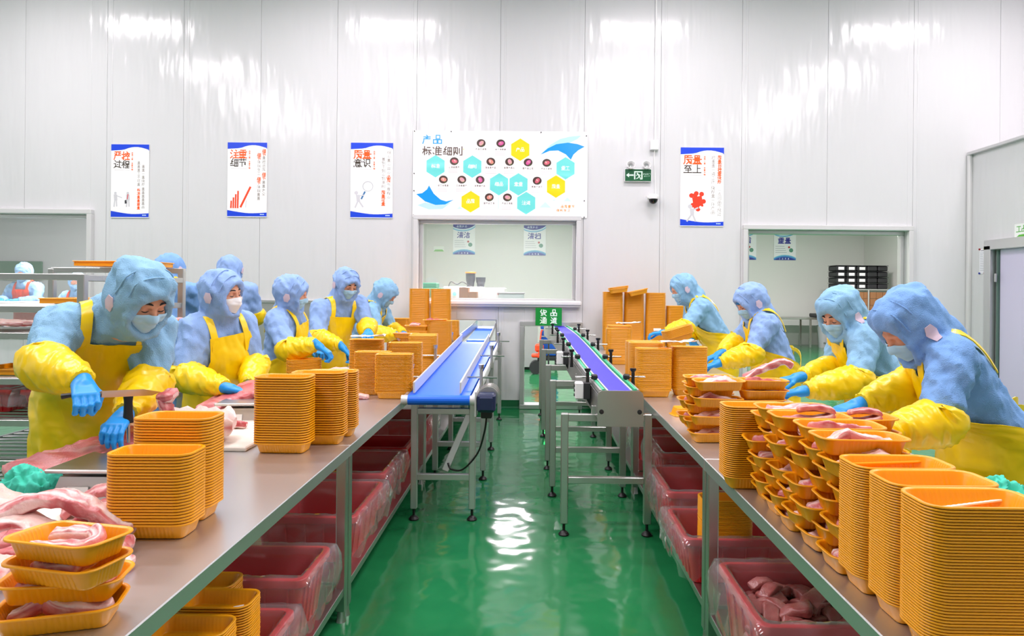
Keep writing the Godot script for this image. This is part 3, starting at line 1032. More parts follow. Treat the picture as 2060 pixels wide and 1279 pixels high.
func make_blue_conveyor() -> void:
	var t := thing("belt_conveyor", "blue belt conveyor on pale aluminium legs climbing to the slot in the wall", "conveyor")
	var z0 := 4.33
	var z1 := 7.45
	var y0 := 0.85
	var y1 := 0.955
	var yy := func(z: float) -> float: return lerpf(y0, y1, (z - z0) / (z1 - z0))
	var xl := -0.80
	var xr := -0.405
	# the belt: an endless loop round two rollers
	var rows := []
	var prof := []
	for k in 9:
		var a := PI / 2 + PI * k / 8.0
		prof.append([z0 - cos(a - PI) * 0.0 + 0.03 * cos(a) * 1.0 + 0.03, yy.call(z0) - 0.03 + 0.03 * sin(a)])
	var loop := []
	for k in 9:
		var a := PI / 2 + PI * k / 8.0
		loop.append(Vector2(z0 + 0.03 + cos(a) * 0.032, yy.call(z0) - 0.032 + sin(a) * 0.032))
	for k in 9:
		var a := -PI / 2 + PI * k / 8.0
		loop.append(Vector2(z1 - 0.03 + cos(a) * 0.032, yy.call(z1) - 0.032 + sin(a) * 0.032))
	loop.append(loop[0])
	for p in loop:
		rows.append(PackedVector3Array([P(xl, p.y, p.x), P(xr, p.y, p.x)]))
	var g := Geo.new()
	var o := Geo.new()
	for i in rows.size() - 1:
		var nrm: Vector3 = (rows[i][0] + rows[i + 1][0]) * 0.5 - P(xl, (yy.call(clampf(-(rows[i][0].z + rows[i + 1][0].z) * 0.5, z0, z1))) - 0.032, clampf(-(rows[i][0].z + rows[i + 1][0].z) * 0.5, z0 + 0.03, z1 - 0.03))
		nrm.x = 0
		g.face([rows[i][0], rows[i][1], rows[i + 1][1], rows[i + 1][0]], nrm)
	# belt edges
	for s in [xl, xr]:
		for i in range(0, 8):
			g.face([P(s, loop[i].y, loop[i].x), P(s, loop[i + 1].y, loop[i + 1].x), P(s, yy.call(z0) - 0.032, z0 + 0.03)], Vector3(-1 if s == xl else 1, 0, 0))
	part("belt", g, M.blue_belt, t)
	# side frames
	for s in [-1, 1]:
		g = Geo.new()
		var x := xl - 0.02 if s < 0 else xr + 0.02
		g.bar(P(x, yy.call(z0 + 0.02) - 0.035, z0 + 0.02), P(x, yy.call(z1) - 0.035, z1), 0.026, 0.062, 0.004)
		g.bar(P(x, yy.call(z0 + 0.02) - 0.025, z0 + 0.02), P(x, yy.call(z1) - 0.025, z1), 0.03, 0.012, 0.002)
		part("side_frame", g, M.alu_white if s > 0 else M.alu, t)
		g = Geo.new()
		g.tube([P(x - 0.022, yy.call(z0) - 0.032, z0 + 0.03), P(x + 0.022, yy.call(z0) - 0.032, z0 + 0.03)], 0.03, 18)
		part("roller_end", g, M.alu_white, t)
	# guards with their clamps
	for s in [-1, 1]:
		g = Geo.new()
		var xa := -0.765 if s < 0 else -0.468
		var xb := -0.785 if s < 0 else -0.492
		g.bar(P(xa, yy.call(z0) + 0.045, z0 + 0.04), P(xb, yy.call(z1) + 0.045, z1), 0.012, 0.075, 0.003)
		part("guide_rail", g, M.alu_white, t)
		for z in [4.72, 5.86, 7.0]:
			g = Geo.new()
			var x := -0.845 if s < 0 else -0.362
			var y: float = yy.call(z)
			g.box(P(x, y + 0.03, z), Vector3(0.022, 0.17, 0.026), 0.004)
			g.tube([P(x, y + 0.115, z), P(x, y + 0.145, z)], [0.016, 0.02], 10)
			part("clamp", g, M.steel, t)
			g = Geo.new()
			g.tube([P(xa + 0.01 * s, y + 0.055, z), P(x + 0.11 * s, y + 0.055, z)], 0.0065, 10)
			part("clamp_rod", g, M.chrome, t)
	# second short belt through the wall
	g = Geo.new()
	g.box(P(-0.62, 0.995, 8.2), Vector3(0.235, 0.02, 1.5), 0.006, Basis(Vector3.RIGHT, 0.05))
	part("upper_belt", g, M.blue_belt, t)
	for s in [-1, 1]:
		g = Geo.new()
		g.bar(P(-0.62 + s * 0.135 - 0.05 * (1 if s < 0 else 0), 0.985, 7.42), P(-0.62 + s * 0.122, 1.07, 8.9), 0.012, 0.10 if s < 0 else 0.05, 0.003)
		part("upper_side_plate", g, M.alu if s < 0 else M.steel, t)
	# legs in pairs, braces and feet
	for z in [4.52, 5.48, 6.5, 8.0]:
		for x in [-0.785, -0.40]:
			g = Geo.new()
			var h: float = yy.call(z) - 0.06
			g.box(P(x, (h + 0.075) / 2, z), Vector3(0.042, h - 0.075, 0.042), 0.004)
			g.box(P(x + 0.0215, (h + 0.075) / 2, z), Vector3(0.002, h - 0.09, 0.01), 0.0)
			var lg := part("leg", g, M.alu, t)
			g = Geo.new()
			foot(g, x, z)
			part("foot", g, M.black, lg)
		g = Geo.new()
		g.box(P(-0.592, 0.285, z), Vector3(0.345, 0.04, 0.036), 0.003)
		part("crossbar", g, M.alu, t)
		g = Geo.new()
		g.box(P(-0.592, 0.72, z), Vector3(0.345, 0.04, 0.036), 0.003)
		part("crossbar", g, M.alu, t)
	g = Geo.new()
	g.bar(P(-0.425, 0.70, 4.62), P(-0.585, 0.315, 4.56), 0.045, 0.03, 0.003, Vector3.BACK)
	part("brace", g, M.alu, t)
	# drive
	g = Geo.new()
	g.box(P(-0.365, 0.80, 4.36), Vector3(0.012, 0.16, 0.1), 0.003)
	part("drive_plate", g, M.alu_white, t)
	g = Geo.new()
	g.box(P(-0.296, 0.812, 4.33), Vector3(0.115, 0.115, 0.12), 0.014)
	g.box(P(-0.296, 0.812, 4.262), Vector3(0.085, 0.085, 0.02), 0.006)
	var mo := part("motor", g, M.navy, t)
	g = Geo.new()
	g.tube([P(-0.29, 0.835, 4.39), P(-0.29, 0.835, 4.56)], 0.066, 20)
	for k in 5:
		g.tube([P(-0.29, 0.835, 4.42 + k * 0.028), P(-0.29, 0.835, 4.43 + k * 0.028)], 0.071, 20)
	part("motor_body", g, M.steel, mo)
	g = Geo.new()
	g.box(P(-0.296, 0.735, 4.34), Vector3(0.07, 0.045, 0.07), 0.006)
	part("terminal_box", g, M.black, mo)
	g = Geo.new()
	g.tube(curve([P(-0.296, 0.72, 4.33), P(-0.31, 0.62, 4.35), P(-0.36, 0.46, 4.45), P(-0.46, 0.34, 4.5), P(-0.54, 0.335, 4.52), P(-0.565, 0.37, 4.54)], 6), 0.006, 8)
	part("motor_cable", g, M.black, mo)


# a smooth path through points
func curve(pts: Array, per := 6) -> Array:
	var out := []
	for i in pts.size() - 1:
		var a: Vector3 = pts[maxi(i - 1, 0)]
		var b: Vector3 = pts[i]
		var c: Vector3 = pts[i + 1]
		var d: Vector3 = pts[mini(i + 2, pts.size() - 1)]
		for k in per:
			out.append(b.cubic_interpolate(c, a, d, float(k) / per))
	out.append(pts[-1])
	return out


func make_violet_conveyor() -> void:
	var t := thing("belt_conveyor", "narrow violet belt conveyor with steel end plate curving into the low hatch", "conveyor")
	var path := curve([Vector3(0.525, 0.915, -4.16), Vector3(0.455, 0.975, -4.95), Vector3(0.405, 1.03, -5.9), Vector3(0.38, 1.05, -7.2), Vector3(0.34, 1.06, -8.2), Vector3(0.27, 1.062, -9.6)], 7)
	var side := func(off: float, dy: float) -> Array:
		var q := []
		for i in path.size():
			var d: Vector3 = path[mini(i + 1, path.size() - 1)] - path[maxi(i - 1, 0)]
			var n: Vector3 = Vector3(-d.z, 0, d.x).normalized()
			q.append(path[i] + n * off + Vector3(0, dy, 0))
		return q
	var strip := func(a: Array, b: Array, thick: float) -> Geo:
		var gg := Geo.new()
		var up := []
		var lo := []
		var ea := []
		var eb := []
		for i in a.size():
			up.append(PackedVector3Array([a[i], b[i]]))
			var dn := Vector3(0, -thick, 0)
			lo.append(PackedVector3Array([a[i] + dn, b[i] + dn]))
			ea.append(PackedVector3Array([a[i], a[i] + dn]))
			eb.append(PackedVector3Array([b[i], b[i] + dn]))
		gg.grid(up, false, Vector3.UP)
		gg.grid(lo, false, Vector3.DOWN)
		gg.grid(ea, false, a[0] - b[0])
		gg.grid(eb, false, b[0] - a[0])
		gg.face([up[0][0], up[0][1], lo[0][1], lo[0][0]], Vector3.BACK)
		return gg
	part("belt", strip.call(side.call(-0.068, 0.0), side.call(0.068, 0.0), 0.012), M.violet_belt, t)
	for s in [-1.0, 1.0]:
		part("belt_edge", strip.call(side.call(s * 0.069, 0.006), side.call(s * 0.079, 0.006), 0.03), M.alu_white, t)
		part("guide_rail", strip.call(side.call(s * 0.092, 0.012), side.call(s * 0.108, 0.012), 0.025), M.rail_green, t)
		part("rail_holder", strip.call(side.call(s * 0.108, 0.008), side.call(s * 0.122, 0.008), 0.03), M.alu, t)
		part("side_plate", strip.call(side.call(s * 0.128, -0.02), side.call(s * 0.132, -0.02), 0.15), M.steel, t)
	part("bed", strip.call(side.call(-0.126, -0.03), side.call(0.126, -0.03), 0.015), M.steel, t)
	# end plate
	var pl := PackedVector2Array([Vector2(-0.14, -0.125), Vector2(0.14, -0.125), Vector2(0.14, 0.055), Vector2(0.132, 0.08), Vector2(0.115, 0.092), Vector2(-0.115, 0.092), Vector2(-0.132, 0.08), Vector2(-0.14, 0.055)])
	var g := Geo.new()
	g.prism(pl, 0.012, Transform3D(Basis.IDENTITY, P(0.527, 0.83, 4.135)))
	var ep := part("end_plate", g, M.steel, t)
	for s in [-1, 1]:
		g = Geo.new()
		g.tube([P(0.527 + s * 0.115, 0.795, 4.115), P(0.527 + s * 0.115, 0.795, 4.125)], 0.014, 14)
		g.tube([P(0.527 + s * 0.115, 0.795, 4.108), P(0.527 + s * 0.115, 0.795, 4.116)], 0.008, 6)
		part("bolt", g, M.dark, ep)
	# clamps with rods and knobs
	for k in [3, 9, 14, 19, 25]:
		for s in [-1.0, 1.0]:
			var c: Vector3 = path[k]
			var d: Vector3 = path[k + 1] - path[k]
			var n: Vector3 = Vector3(-d.z, 0, d.x).normalized() * s
			g = Geo.new()
			g.tube([c + n * 0.15 + Vector3(0, -0.05, 0), c + n * 0.15 + Vector3(0, 0.02, 0), c + n * 0.15 + Vector3(0, 0.06, 0)], [0.013, 0.011, 0.011], 10)
			g.tube([c + n * 0.15 + Vector3(0, 0.062, 0), c + n * 0.15 + Vector3(0, 0.075, 0), c + n * 0.15 + Vector3(0, 0.085, 0)], [0.012, 0.021, 0.02], 10)
			part("clamp_post", g, M.black, t)
			g = Geo.new()
			g.tube([c + n * 0.1 + Vector3(0, 0.03, 0), c + n * 0.23 + Vector3(0, 0.03, 0)], 0.0055, 8)
			part("clamp_rod", g, M.chrome, t)
			g = Geo.new()
			g.tube([c + n * 0.085 + Vector3(0, 0.03, 0), c + n * 0.095 + Vector3(0, 0.03, 0), c + n * 0.125 + Vector3(0, 0.03, 0)], [0.012, 0.02, 0.017], 10)
			part("clamp_knob", g, M.black, t)
	# white bearing boxes on the near side
	for q in [[0.295, 0.88, 4.42], [0.215, 0.965, 5.65]]:
		g = Geo.new()
		g.box(P(q[0], q[1], q[2]), Vector3(0.055, 0.11, 0.075), 0.008)
		var bb := part("bearing_box", g, M.white, t)
		g = Geo.new()
		g.box(P(q[0] + 0.05, q[1], q[2]), Vector3(0.045, 0.105, 0.07), 0.004)
		g.bar(P(q[0] + 0.06, q[1] - 0.05, q[2]), P(q[0] + 0.11, q[1] - 0.13, q[2]), 0.03, 0.03, 0.003)
		part("bracket", g, M.dark, bb)
		g = Geo.new()
		for y in [-0.03, 0.0, 0.03]:
			g.tube([P(q[0] - 0.026, q[1] + y, q[2]), P(q[0] - 0.034, q[1] + y, q[2])], 0.009, 8)
		part("cable_gland", g, M.dark, bb)
	# leg frames
	for q in [[4.26, 0.197, 0.715, 0.76], [5.06, 0.145, 0.665, 0.86], [5.82, 0.125, 0.645, 0.89], [7.1, 0.105, 0.625, 0.91], [8.3, 0.09, 0.56, 0.92]]:
		for k in [1, 2]:
			g = Geo.new()
			g.box(P(q[k], (q[3] + 0.075) / 2, q[0]), Vector3(0.046, q[3] - 0.075, 0.046), 0.004)
			var lg := part("leg", g, M.steel, t)
			g = Geo.new()
			foot(g, q[k], q[0])
			part("foot", g, M.black, lg)
		g = Geo.new()
		g.box(P((q[1] + q[2]) / 2, q[3] - 0.025, q[0]), Vector3(q[2] - q[1] - 0.046, 0.045, 0.044), 0.003)
		part("crossbar", g, M.steel, t)
		g = Geo.new()
		g.box(P((q[1] + q[2]) / 2, 0.345, q[0]), Vector3(q[2] - q[1] - 0.046, 0.04, 0.04), 0.003)
		part("crossbar", g, M.steel, t)
		g = Geo.new()
		for x in [0.35, 0.65]:
			g.box(P(lerpf(q[1], q[2], x), q[3] + 0.02, q[0]), Vector3(0.03, 0.06, 0.03), 0.002)
		part("riser", g, M.steel, t)


# ---- the steel rack behind the left row ----
func make_rack() -> void:
	var t := thing("shelf_rack", "tall stainless rack with slatted shelves behind the left row of workers", "rack")
	var x0 := -3.80
	var x1 := -2.78
	var z0 := 4.2
	var z1 := 5.38
	for q in [[x0, z0, 1.60], [x1, z0, 1.60], [x0, z1, 1.66], [x1, z1, 1.67]]:
		var g := Geo.new()
		g.box(P(q[0], q[2] / 2 + 0.03, q[1]), Vector3(0.045, q[2] - 0.06, 0.045), 0.004)
		var po := part("post", g, M.steel, t)
		g = Geo.new()
		g.tube([P(q[0], 0.0, q[1]), P(q[0], 0.03, q[1]), P(q[0], 0.07, q[1])], [0.03, 0.026, 0.018], 12)
		part("foot", g, M.black, po)
	for q in [[x0, z0, x1, z0, 1.58], [x0, z1, x1, z1, 1.65], [x1, z0, x1, z1, 1.575]]:
		var g := Geo.new()
		g.bar(P(q[0], q[4], q[1]), P(q[2], q[4], q[3]), 0.04, 0.04, 0.003)
		part("rail", g, M.steel, t)
	for y in [1.40, 1.235, 0.955, 0.70, 0.45, 0.2]:
		var sh := Geo.new()
		for q in [[x0, z0, x1, z0], [x0, z1, x1, z1], [x0, z0, x0, z1], [x1, z0, x1, z1]]:
			sh.bar(P(q[0], y - 0.02, q[1]), P(q[2], y - 0.02, q[3]), 0.022, 0.04, 0.003)
		var f := part("shelf", sh, M.steel, t)
		for k in 11:
			var g := Geo.new()
			var z := lerpf(z0 + 0.08, z1 - 0.08, k / 10.0)
			g.box(P((x0 + x1) / 2, y - 0.008, z), Vector3(x1 - x0 - 0.03, 0.012, 0.05), 0.002)
			part("slat", g, M.steel, f)
	# what lies on it
	make_trays_once()
	var n := 0
	for q in [[-3.05, 1.672, 5.3, 0.0], [-2.80, 1.672, 5.32, 0.05]]:
		pass
	var g2 := Geo.new()
	var rim := shallow_tray(0.55, 0.36, 0.035)
	for q in [["shallow orange tray lying across the top of the steel rack", -3.15, 1.675, 5.25], ["shallow orange tray of meat on the rack's second shelf", -3.15, 1.402, 4.9], ["shallow orange tray of meat near the rack post", -2.98, 1.237, 5.12], ["shallow orange tray on the rack's middle shelf", -3.3, 0.957, 4.5]]:
		var o := place("shallow_tray", rim, M.tray)
		o.position = P(q[1], q[2], q[3])
		tag(o, q[0], "tray", "shallow trays on the rack")
	var m := pork_geo([Vector3(-0.26, 0.02, 0), Vector3(-0.1, 0.045, 0.02), Vector3(0.08, 0.03, -0.02), Vector3(0.26, 0.03, 0)], 0.3, 0.035, 3.0, false)
	var mm := m.mesh()
	for q in [["pale pork slab on the steel rack's wide second shelf", -3.55, 1.25, 4.45], ["pork pieces heaped by the post on the rack shelf", -2.98, 1.25, 5.12]]:
		var o := place("pork_slab", mm, M.meat)
		o.position = P(q[1], q[2], q[3])
		tag(o, q[0], "meat", "meat on the steel rack")
	var a := crate("red crate with a torn film liner on the lower rack shelf", P(-3.58, 0.702, 4.55), 0.0, 0.42, 0.32, 0.15, true)
	a = crate("second red crate on the lower rack shelf, nearer the post", P(-3.12, 0.702, 4.55), 0.0, 0.4, 0.32, 0.15, true)


func shallow_tray(w: float, d: float, h: float) -> ArrayMesh:
	var g := Geo.new()
	g.box(Vector3(0, 0.004, 0), Vector3(w - 0.02, 0.008, d - 0.02), 0.002)
	for s in [-1, 1]:
		g.bar(Vector3(s * (w / 2 - 0.006), h / 2, -d / 2), Vector3(s * (w / 2 - 0.006), h / 2, d / 2), 0.008, h, 0.002)
		g.bar(Vector3(-w / 2, h / 2, s * (d / 2 - 0.006)), Vector3(w / 2, h / 2, s * (d / 2 - 0.006)), 0.008, h, 0.002)
		g.bar(Vector3(s * (w / 2), h, -d / 2), Vector3(s * (w / 2), h, d / 2), 0.02, 0.007, 0.002)
		g.bar(Vector3(-w / 2, h, s * (d / 2)), Vector3(w / 2, h, s * (d / 2)), 0.02, 0.007, 0.002)
	return g.mesh()


# ---- trays ----
const TRAY_A := 0.123
const TRAY_B := 0.072
const TRAY_H := 0.048
var tray_fine: ArrayMesh
var tray_plain: ArrayMesh
var tray_deep_fine: ArrayMesh
var tray_deep: ArrayMesh


# one tray: rolled rim, fluted sloping wall, raised floor; a closed shell of 1 mm plastic
func tray_mesh(nl: int, ns: int, nc: int, flute: float, lip := 0.0042) -> ArrayMesh:
	var r := 0.0415
	var spots := []          # corner centre, direction, flute wave
	var corner := [Vector2(1, 1), Vector2(-1, 1), Vector2(-1, -1), Vector2(1, -1)]
	for k in 4:
		var c := Vector2(corner[k].x * (TRAY_A - r), corner[k].y * (TRAY_B - r))
		for i in nc + 1:
			var a := PI / 2 * (k + float(i) / nc)
			spots.append([c, Vector2(cos(a), sin(a)), 0.5])
		var c2 := Vector2(corner[(k + 1) % 4].x * (TRAY_A - r), corner[(k + 1) % 4].y * (TRAY_B - r))
		var a2 := PI / 2 * (k + 1)
		var n: int = nl if k % 2 == 0 else ns
		for i in range(1, n):
			spots.append([c.lerp(c2, float(i) / n), Vector2(cos(a2), sin(a2)), 0.5 + 0.5 * cos(i * TAU * 14.0 / nl)])
	var h := TRAY_H
	var rings := [[0.04, 0.003, 0.0], [0.027, 0.0005, 0.3], [0.0245, 0.002, 1.0], [0.0225, 0.006, 1.0], [0.012, h - 0.010, 0.8], [0.0098, h - 0.005, 0.0], [0.0088, h - 0.0016, 0.0], [0.0016, h - 0.0016, 0.0], [0.0013, h - lip, 0.0], [0.0004, h - lip, 0.0], [0.0, h - lip + 0.0008, 0.0], [0.0, h - 0.0016, 0.0], [0.0014, h, 0.0], [0.0075, h, 0.0], [0.0098, h - 0.0025, 0.0], [0.0132, h - 0.010, 0.8], [0.0237, 0.007, 1.0], [0.0275, 0.0025, 0.3], [0.041, 0.0045, 0.0]]
	var rows := []
	for q in rings:
		var row := PackedVector3Array()
		for s in spots:
			var p: Vector2 = s[0] + s[1] * (r - q[0] - flute * q[2] * s[2])
			row.append(Vector3(p.x, q[1], p.y))
		rows.append(row)
	var g := Geo.new()
	for part_rows in [rows.slice(0, 6), rows.slice(5, 9), rows.slice(8, 13), rows.slice(12, 15), rows.slice(14, 19)]:
		var inside: bool = part_rows[0] == rows[14]
		g.grid(part_rows, true, Vector3.UP if inside or part_rows[0] == rows[12] else Vector3.ZERO)
	g.face(Array(rows[0]), Vector3.DOWN)
	g.face(Array(rows[18]), Vector3.UP)
	return g.mesh()


func make_trays_once() -> void:
	if tray_fine == null:
		tray_fine = tray_mesh(56, 28, 6, 0.0022)
		tray_plain = tray_mesh(28, 14, 5, 0.0022)
		tray_deep_fine = tray_mesh(56, 28, 6, 0.0022, 0.0062)
		tray_deep = tray_mesh(28, 14, 5, 0.0022, 0.0062)


func stack(x: float, z: float, turn: float, count: int, step: float, base: float, what: String) -> float:
	var group := "trays nested in " + what
	for k in count:
		var ends := k == count - 1 or k == 0
		var deep := step > 0.008
		var o := place("food_tray", (tray_deep_fine if deep else tray_fine) if ends else (tray_deep if deep else tray_plain), M.tray)
		o.position = P(x + rng.randf_range(-0.0003, 0.0003), base + k * step, z + rng.randf_range(-0.0003, 0.0003))
		o.rotation = Vector3(0, turn + rng.randf_range(-0.0015, 0.0015), 0)
		if k == count - 1:
			tag(o, "open topmost tray of " + what, "tray", group)
		elif k == 0:
			tag(o, "lowest tray, foot showing, of " + what, "tray", group)
		else:
			tag(o, "%s tray from the top of %s" % [ordinal(count - k), what], "tray", group)
	return base + (count - 1) * step + TRAY_H


func make_tray_stacks() -> void:
	make_trays_once()
	var top := 0.8005
	stack(0.900, 1.692, 0.0, 45, 0.0060, top, "the rear one of three big corner stacks")
	stack(0.905, 1.547, 0.01, 45, 0.0060, top, "the middle one of three big corner stacks")
	stack(0.900, 1.400, -0.01, 45, 0.0060, top, "the front one of three big corner stacks")
	stack(-1.108, 2.015, 0.02, 24, 0.0087, top, "the shorter stack behind four filled trays")
	stack(-1.123, 2.170, 0.0, 32, 0.0088, top, "the taller stack behind four filled trays")
	stack(0.832, 2.565, -0.02, 35, 0.0076, top, "the stack between two filled tray piles")
	stack(-1.108, 3.045, -0.02, 28, 0.01065, top, "the stack beside the white cutting board")
	# every other stack is smaller in the picture
	var where: Array[Transform3D] = []
	var more := func(x: float, z: float, turn: float, count: int, step: float, base: float) -> void:
		for k in count:
			where.append(Transform3D(Basis(Vector3.UP, turn + rng.randf_range(-0.006, 0.006)), P(x + rng.randf_range(-0.0012, 0.0012), base + k * step, z + rng.randf_range(-0.0012, 0.0012))))
	for q in STACKS:
		more.call(q[0], q[1], q[2], q[3], q[4], q[5])
	# the bunch that a worker tips out, and two loose trays leaning on the tall stacks
	for k in 9:
		var b := Basis(Vector3.BACK, 0.26) * Basis(Vector3.UP, 0.25)
		where.append(Transform3D(b, P(1.185, 1.125, 5.55) + b * Vector3(0, k * 0.0075, 0)))
	for k in 4:
		where.append(Transform3D(Basis(Vector3.BACK, 0.14), P(1.02, 1.50 + k * 0.008, 8.25)))
	for k in 2:
		where.append(Transform3D(Basis(Vector3.BACK, 0.22), P(1.26, 1.478 + k * 0.008, 8.25)))
	var mm := MultiMesh.new()
	mm.transform_format = MultiMesh.TRANSFORM_3D
	mm.mesh = tray_mesh(28, 14, 4, 0.0022, 0.0048)
	mm.instance_count = where.size()
	for i in where.size():
		mm.set_instance_transform(i, where[i])
	var o := MultiMeshInstance3D.new()
	o.name = "nested_trays"
	o.multimesh = mm
	o.material_override = M.tray
	add_child(o)
	o.set_meta("kind", "stuff")
	o.set_meta("label", "remaining orange trays nested in smaller stacks along both rows of tables and under them")


# x, z, turn, count, step, height of the foot
const STACKS := [
	[-1.005, 3.215, 0.03, 28, 0.0106, 0.8005], [-0.995, 3.385, 0.08, 27, 0.0104, 0.8005],
	[-1.105, 4.70, 0.0, 26, 0.0098, 0.8005], [-0.927, 4.545, 0.0, 26, 0.0098, 0.8005], [-1.235, 5.05, 0.0, 34, 0.0092, 0.8005], [-0.94, 5.0, 0.03, 32, 0.0092, 0.8005],
	[-0.965, 5.95, 0.0, 36, 0.0078, 0.8005], [-0.99, 6.14, 0.0, 36, 0.0078, 0.8005], [-0.955, 6.9, 0.0, 48, 0.0076, 0.8005], [-0.945, 7.5, 0.0, 46, 0.0074, 0.8005],
	[-1.415, 8.42, 0.0, 88, 0.0078, 0.8005], [-1.15, 8.42, 0.0, 88, 0.0078, 0.8005], [-1.50, 7.55, 0.0, 46, 0.0078, 0.8005], [-1.70, 5.05, 0.4, 18, 0.009, 0.8005],
	[0.825, 4.72, 0.0, 44, 0.0066, 0.8005], [1.09, 4.80, 0.0, 45, 0.0066, 0.8005], [0.80, 4.88, 0.0, 48, 0.0066, 0.8005], [0.80, 5.03, 0.0, 48, 0.0066, 0.8005],
	[0.835, 6.75, 0.0, 46, 0.0068, 0.8005], [0.87, 6.95, 0.0, 46, 0.0072, 0.8005],
	[0.96, 8.35, 0.0, 88, 0.0076, 0.8005], [1.225, 8.4, 0.0, 88, 0.0076, 0.8005], [1.49, 8.4, 0.0, 87, 0.0076, 0.8005], [1.755, 8.45, 0.0, 66, 0.0076, 0.8005],
	[-1.03, 2.06, 0.0, 36, 0.0082, 0.172], [-1.03, 2.245, 0.0, 36, 0.0082, 0.172], [-1.18, 2.46, 0.0, 32, 0.0082, 0.172],
	[0.93, 3.30, 0.0, 52, 0.0062, 0.172],
]


func ordinal(n: int) -> String:
	var t := "th"
	if n % 100 < 11 or n % 100 > 13:
		t = ["th", "st", "nd", "rd", "th", "th", "th", "th", "th", "th"][n % 10]
	return "%d%s" % [n, t]


# ---- meat ----
# a strip or slab of pork along a path. In a slab the layers lie one above the other; in a slice they lie side by side.
func pork_geo(path: Array, wide: float, thick: float, sd: float, slice: bool, per := 9, lean := 0.5, round_n := 34) -> Geo:
	var pts := curve(path, per)
	var n := pts.size()
	var rows := []
	var cols := []
	var fat := Color(0.95, 0.86, 0.84).srgb_to_linear()
	var meat := Color(0.84, 0.5, 0.5).srgb_to_linear()
	var deep := Color(0.68, 0.22, 0.25).srgb_to_linear()
	var skin := Color(0.93, 0.78, 0.74).srgb_to_linear()
	var x: Vector3 = Vector3.UP.cross(pts[1] - pts[0]).normalized()
	if x.length() < 0.5:
		x = Vector3.RIGHT
	var steps := []
	for i in n:
		if i == 0:
			steps.append([0, 0.35])
			steps.append([0, 0.8])
		steps.append([i, 1.0])
		if i == n - 1:
			steps.append([i, 0.8])
			steps.append([i, 0.35])
	for st in steps:
		var i: int = st[0]
		var z: Vector3 = (pts[mini(i + 1, n - 1)] - pts[maxi(i - 1, 0)]).normalized()
		x = (x - z * x.dot(z)).normalized()
		var y := z.cross(x)
		if y.y < 0.0:
			y = -y
		var row := PackedVector3Array()
		var cr := []
		var tt: float = float(i) / n * pts[0].distance_to(pts[n - 1])
		var ww: float = wide * (1.0 + 0.16 * crease.get_noise_2d(tt * 7.0 + sd, 1.0)) * (1.0 if st[1] == 1.0 else lerpf(0.9, 1.0, st[1]))
		var th: float = thick * (1.0 + 0.3 * crease.get_noise_2d(tt * 6.0 + sd, 7.0))
		var e: float = st[1]
		for k in round_n:
			var a := TAU * k / round_n
			var cx := signf(cos(a)) * pow(absf(cos(a)), 0.55)
			var cy := signf(sin(a)) * pow(absf(sin(a)), 0.55)
			var p: Vector3 = pts[i] + z * (thick * 0.45 * sqrt(1.0 - e) * (-1.0 if i == 0 else 1.0)) + x * cx * ww * 0.5 * lerpf(0.2, 1.0, e) + y * cy * th * 0.5 * e
			var nn := crease.get_noise_3d(p.x * 14.0 + sd, p.y * 14.0, p.z * 14.0)
			p += (x * cx * 0.4 + y * cy) * nn * thick * 0.35 * e
			row.append(p)
			var side: float = (cx if slice else cy * (-1.0 if lean >= 0.9 else 1.0)) * e
			var band: float = side + 0.42 * crease.get_noise_3d(p.x * 6.0 + sd, p.y * 11.0 + 3.0, p.z * 6.0)
			var c := fat
			if band > 0.8:
				c = skin
			elif band < 0.62:
				var layer := sin(band * 8.0 + sd) * 0.5 + lean - 0.35
				c = fat.lerp(meat, smoothstep(-0.25, 0.2, layer))
				c = c.lerp(deep, smoothstep(0.35, 0.9, layer + nn * 0.8) * 0.75)
			var fleck := crease.get_noise_3d(p.x * 34.0, p.y * 34.0 + sd, p.z * 34.0)
			c = c.lerp(deep, clampf((fleck - 0.15) * lean * 1.6, 0.0, 0.6)).lerp(fat, clampf((-fleck - 0.25) * 1.5, 0.0, 0.7))
			cr.append(c)
		rows.append(row)
		cols.append(cr)
	var g := Geo.new()
	g.grid(rows, true, Vector3.ZERO, cols)
	g.face(Array(rows[0]), pts[0] - pts[1])
	g.face(Array(rows[-1]), pts[n - 1] - pts[n - 2])
	for k in range(g.v.size() - round_n * 2, g.v.size()):
		g.c[k] = fat.lerp(meat, 0.6 if slice else 0.4)
	return g


func pork(called: String, label: String, at: Vector3, path: Array, wide: float, thick: float, sd: float, slice: bool, group := "", turn := 0.0, lean := 0.5) -> MeshInstance3D:
	var o := part(called, pork_geo(path, wide, thick, sd, slice, 9, lean), M.meat)
	o.position = at
	o.rotation.y = turn
	tag(o, label, "meat", group)
	return o


var fills := []


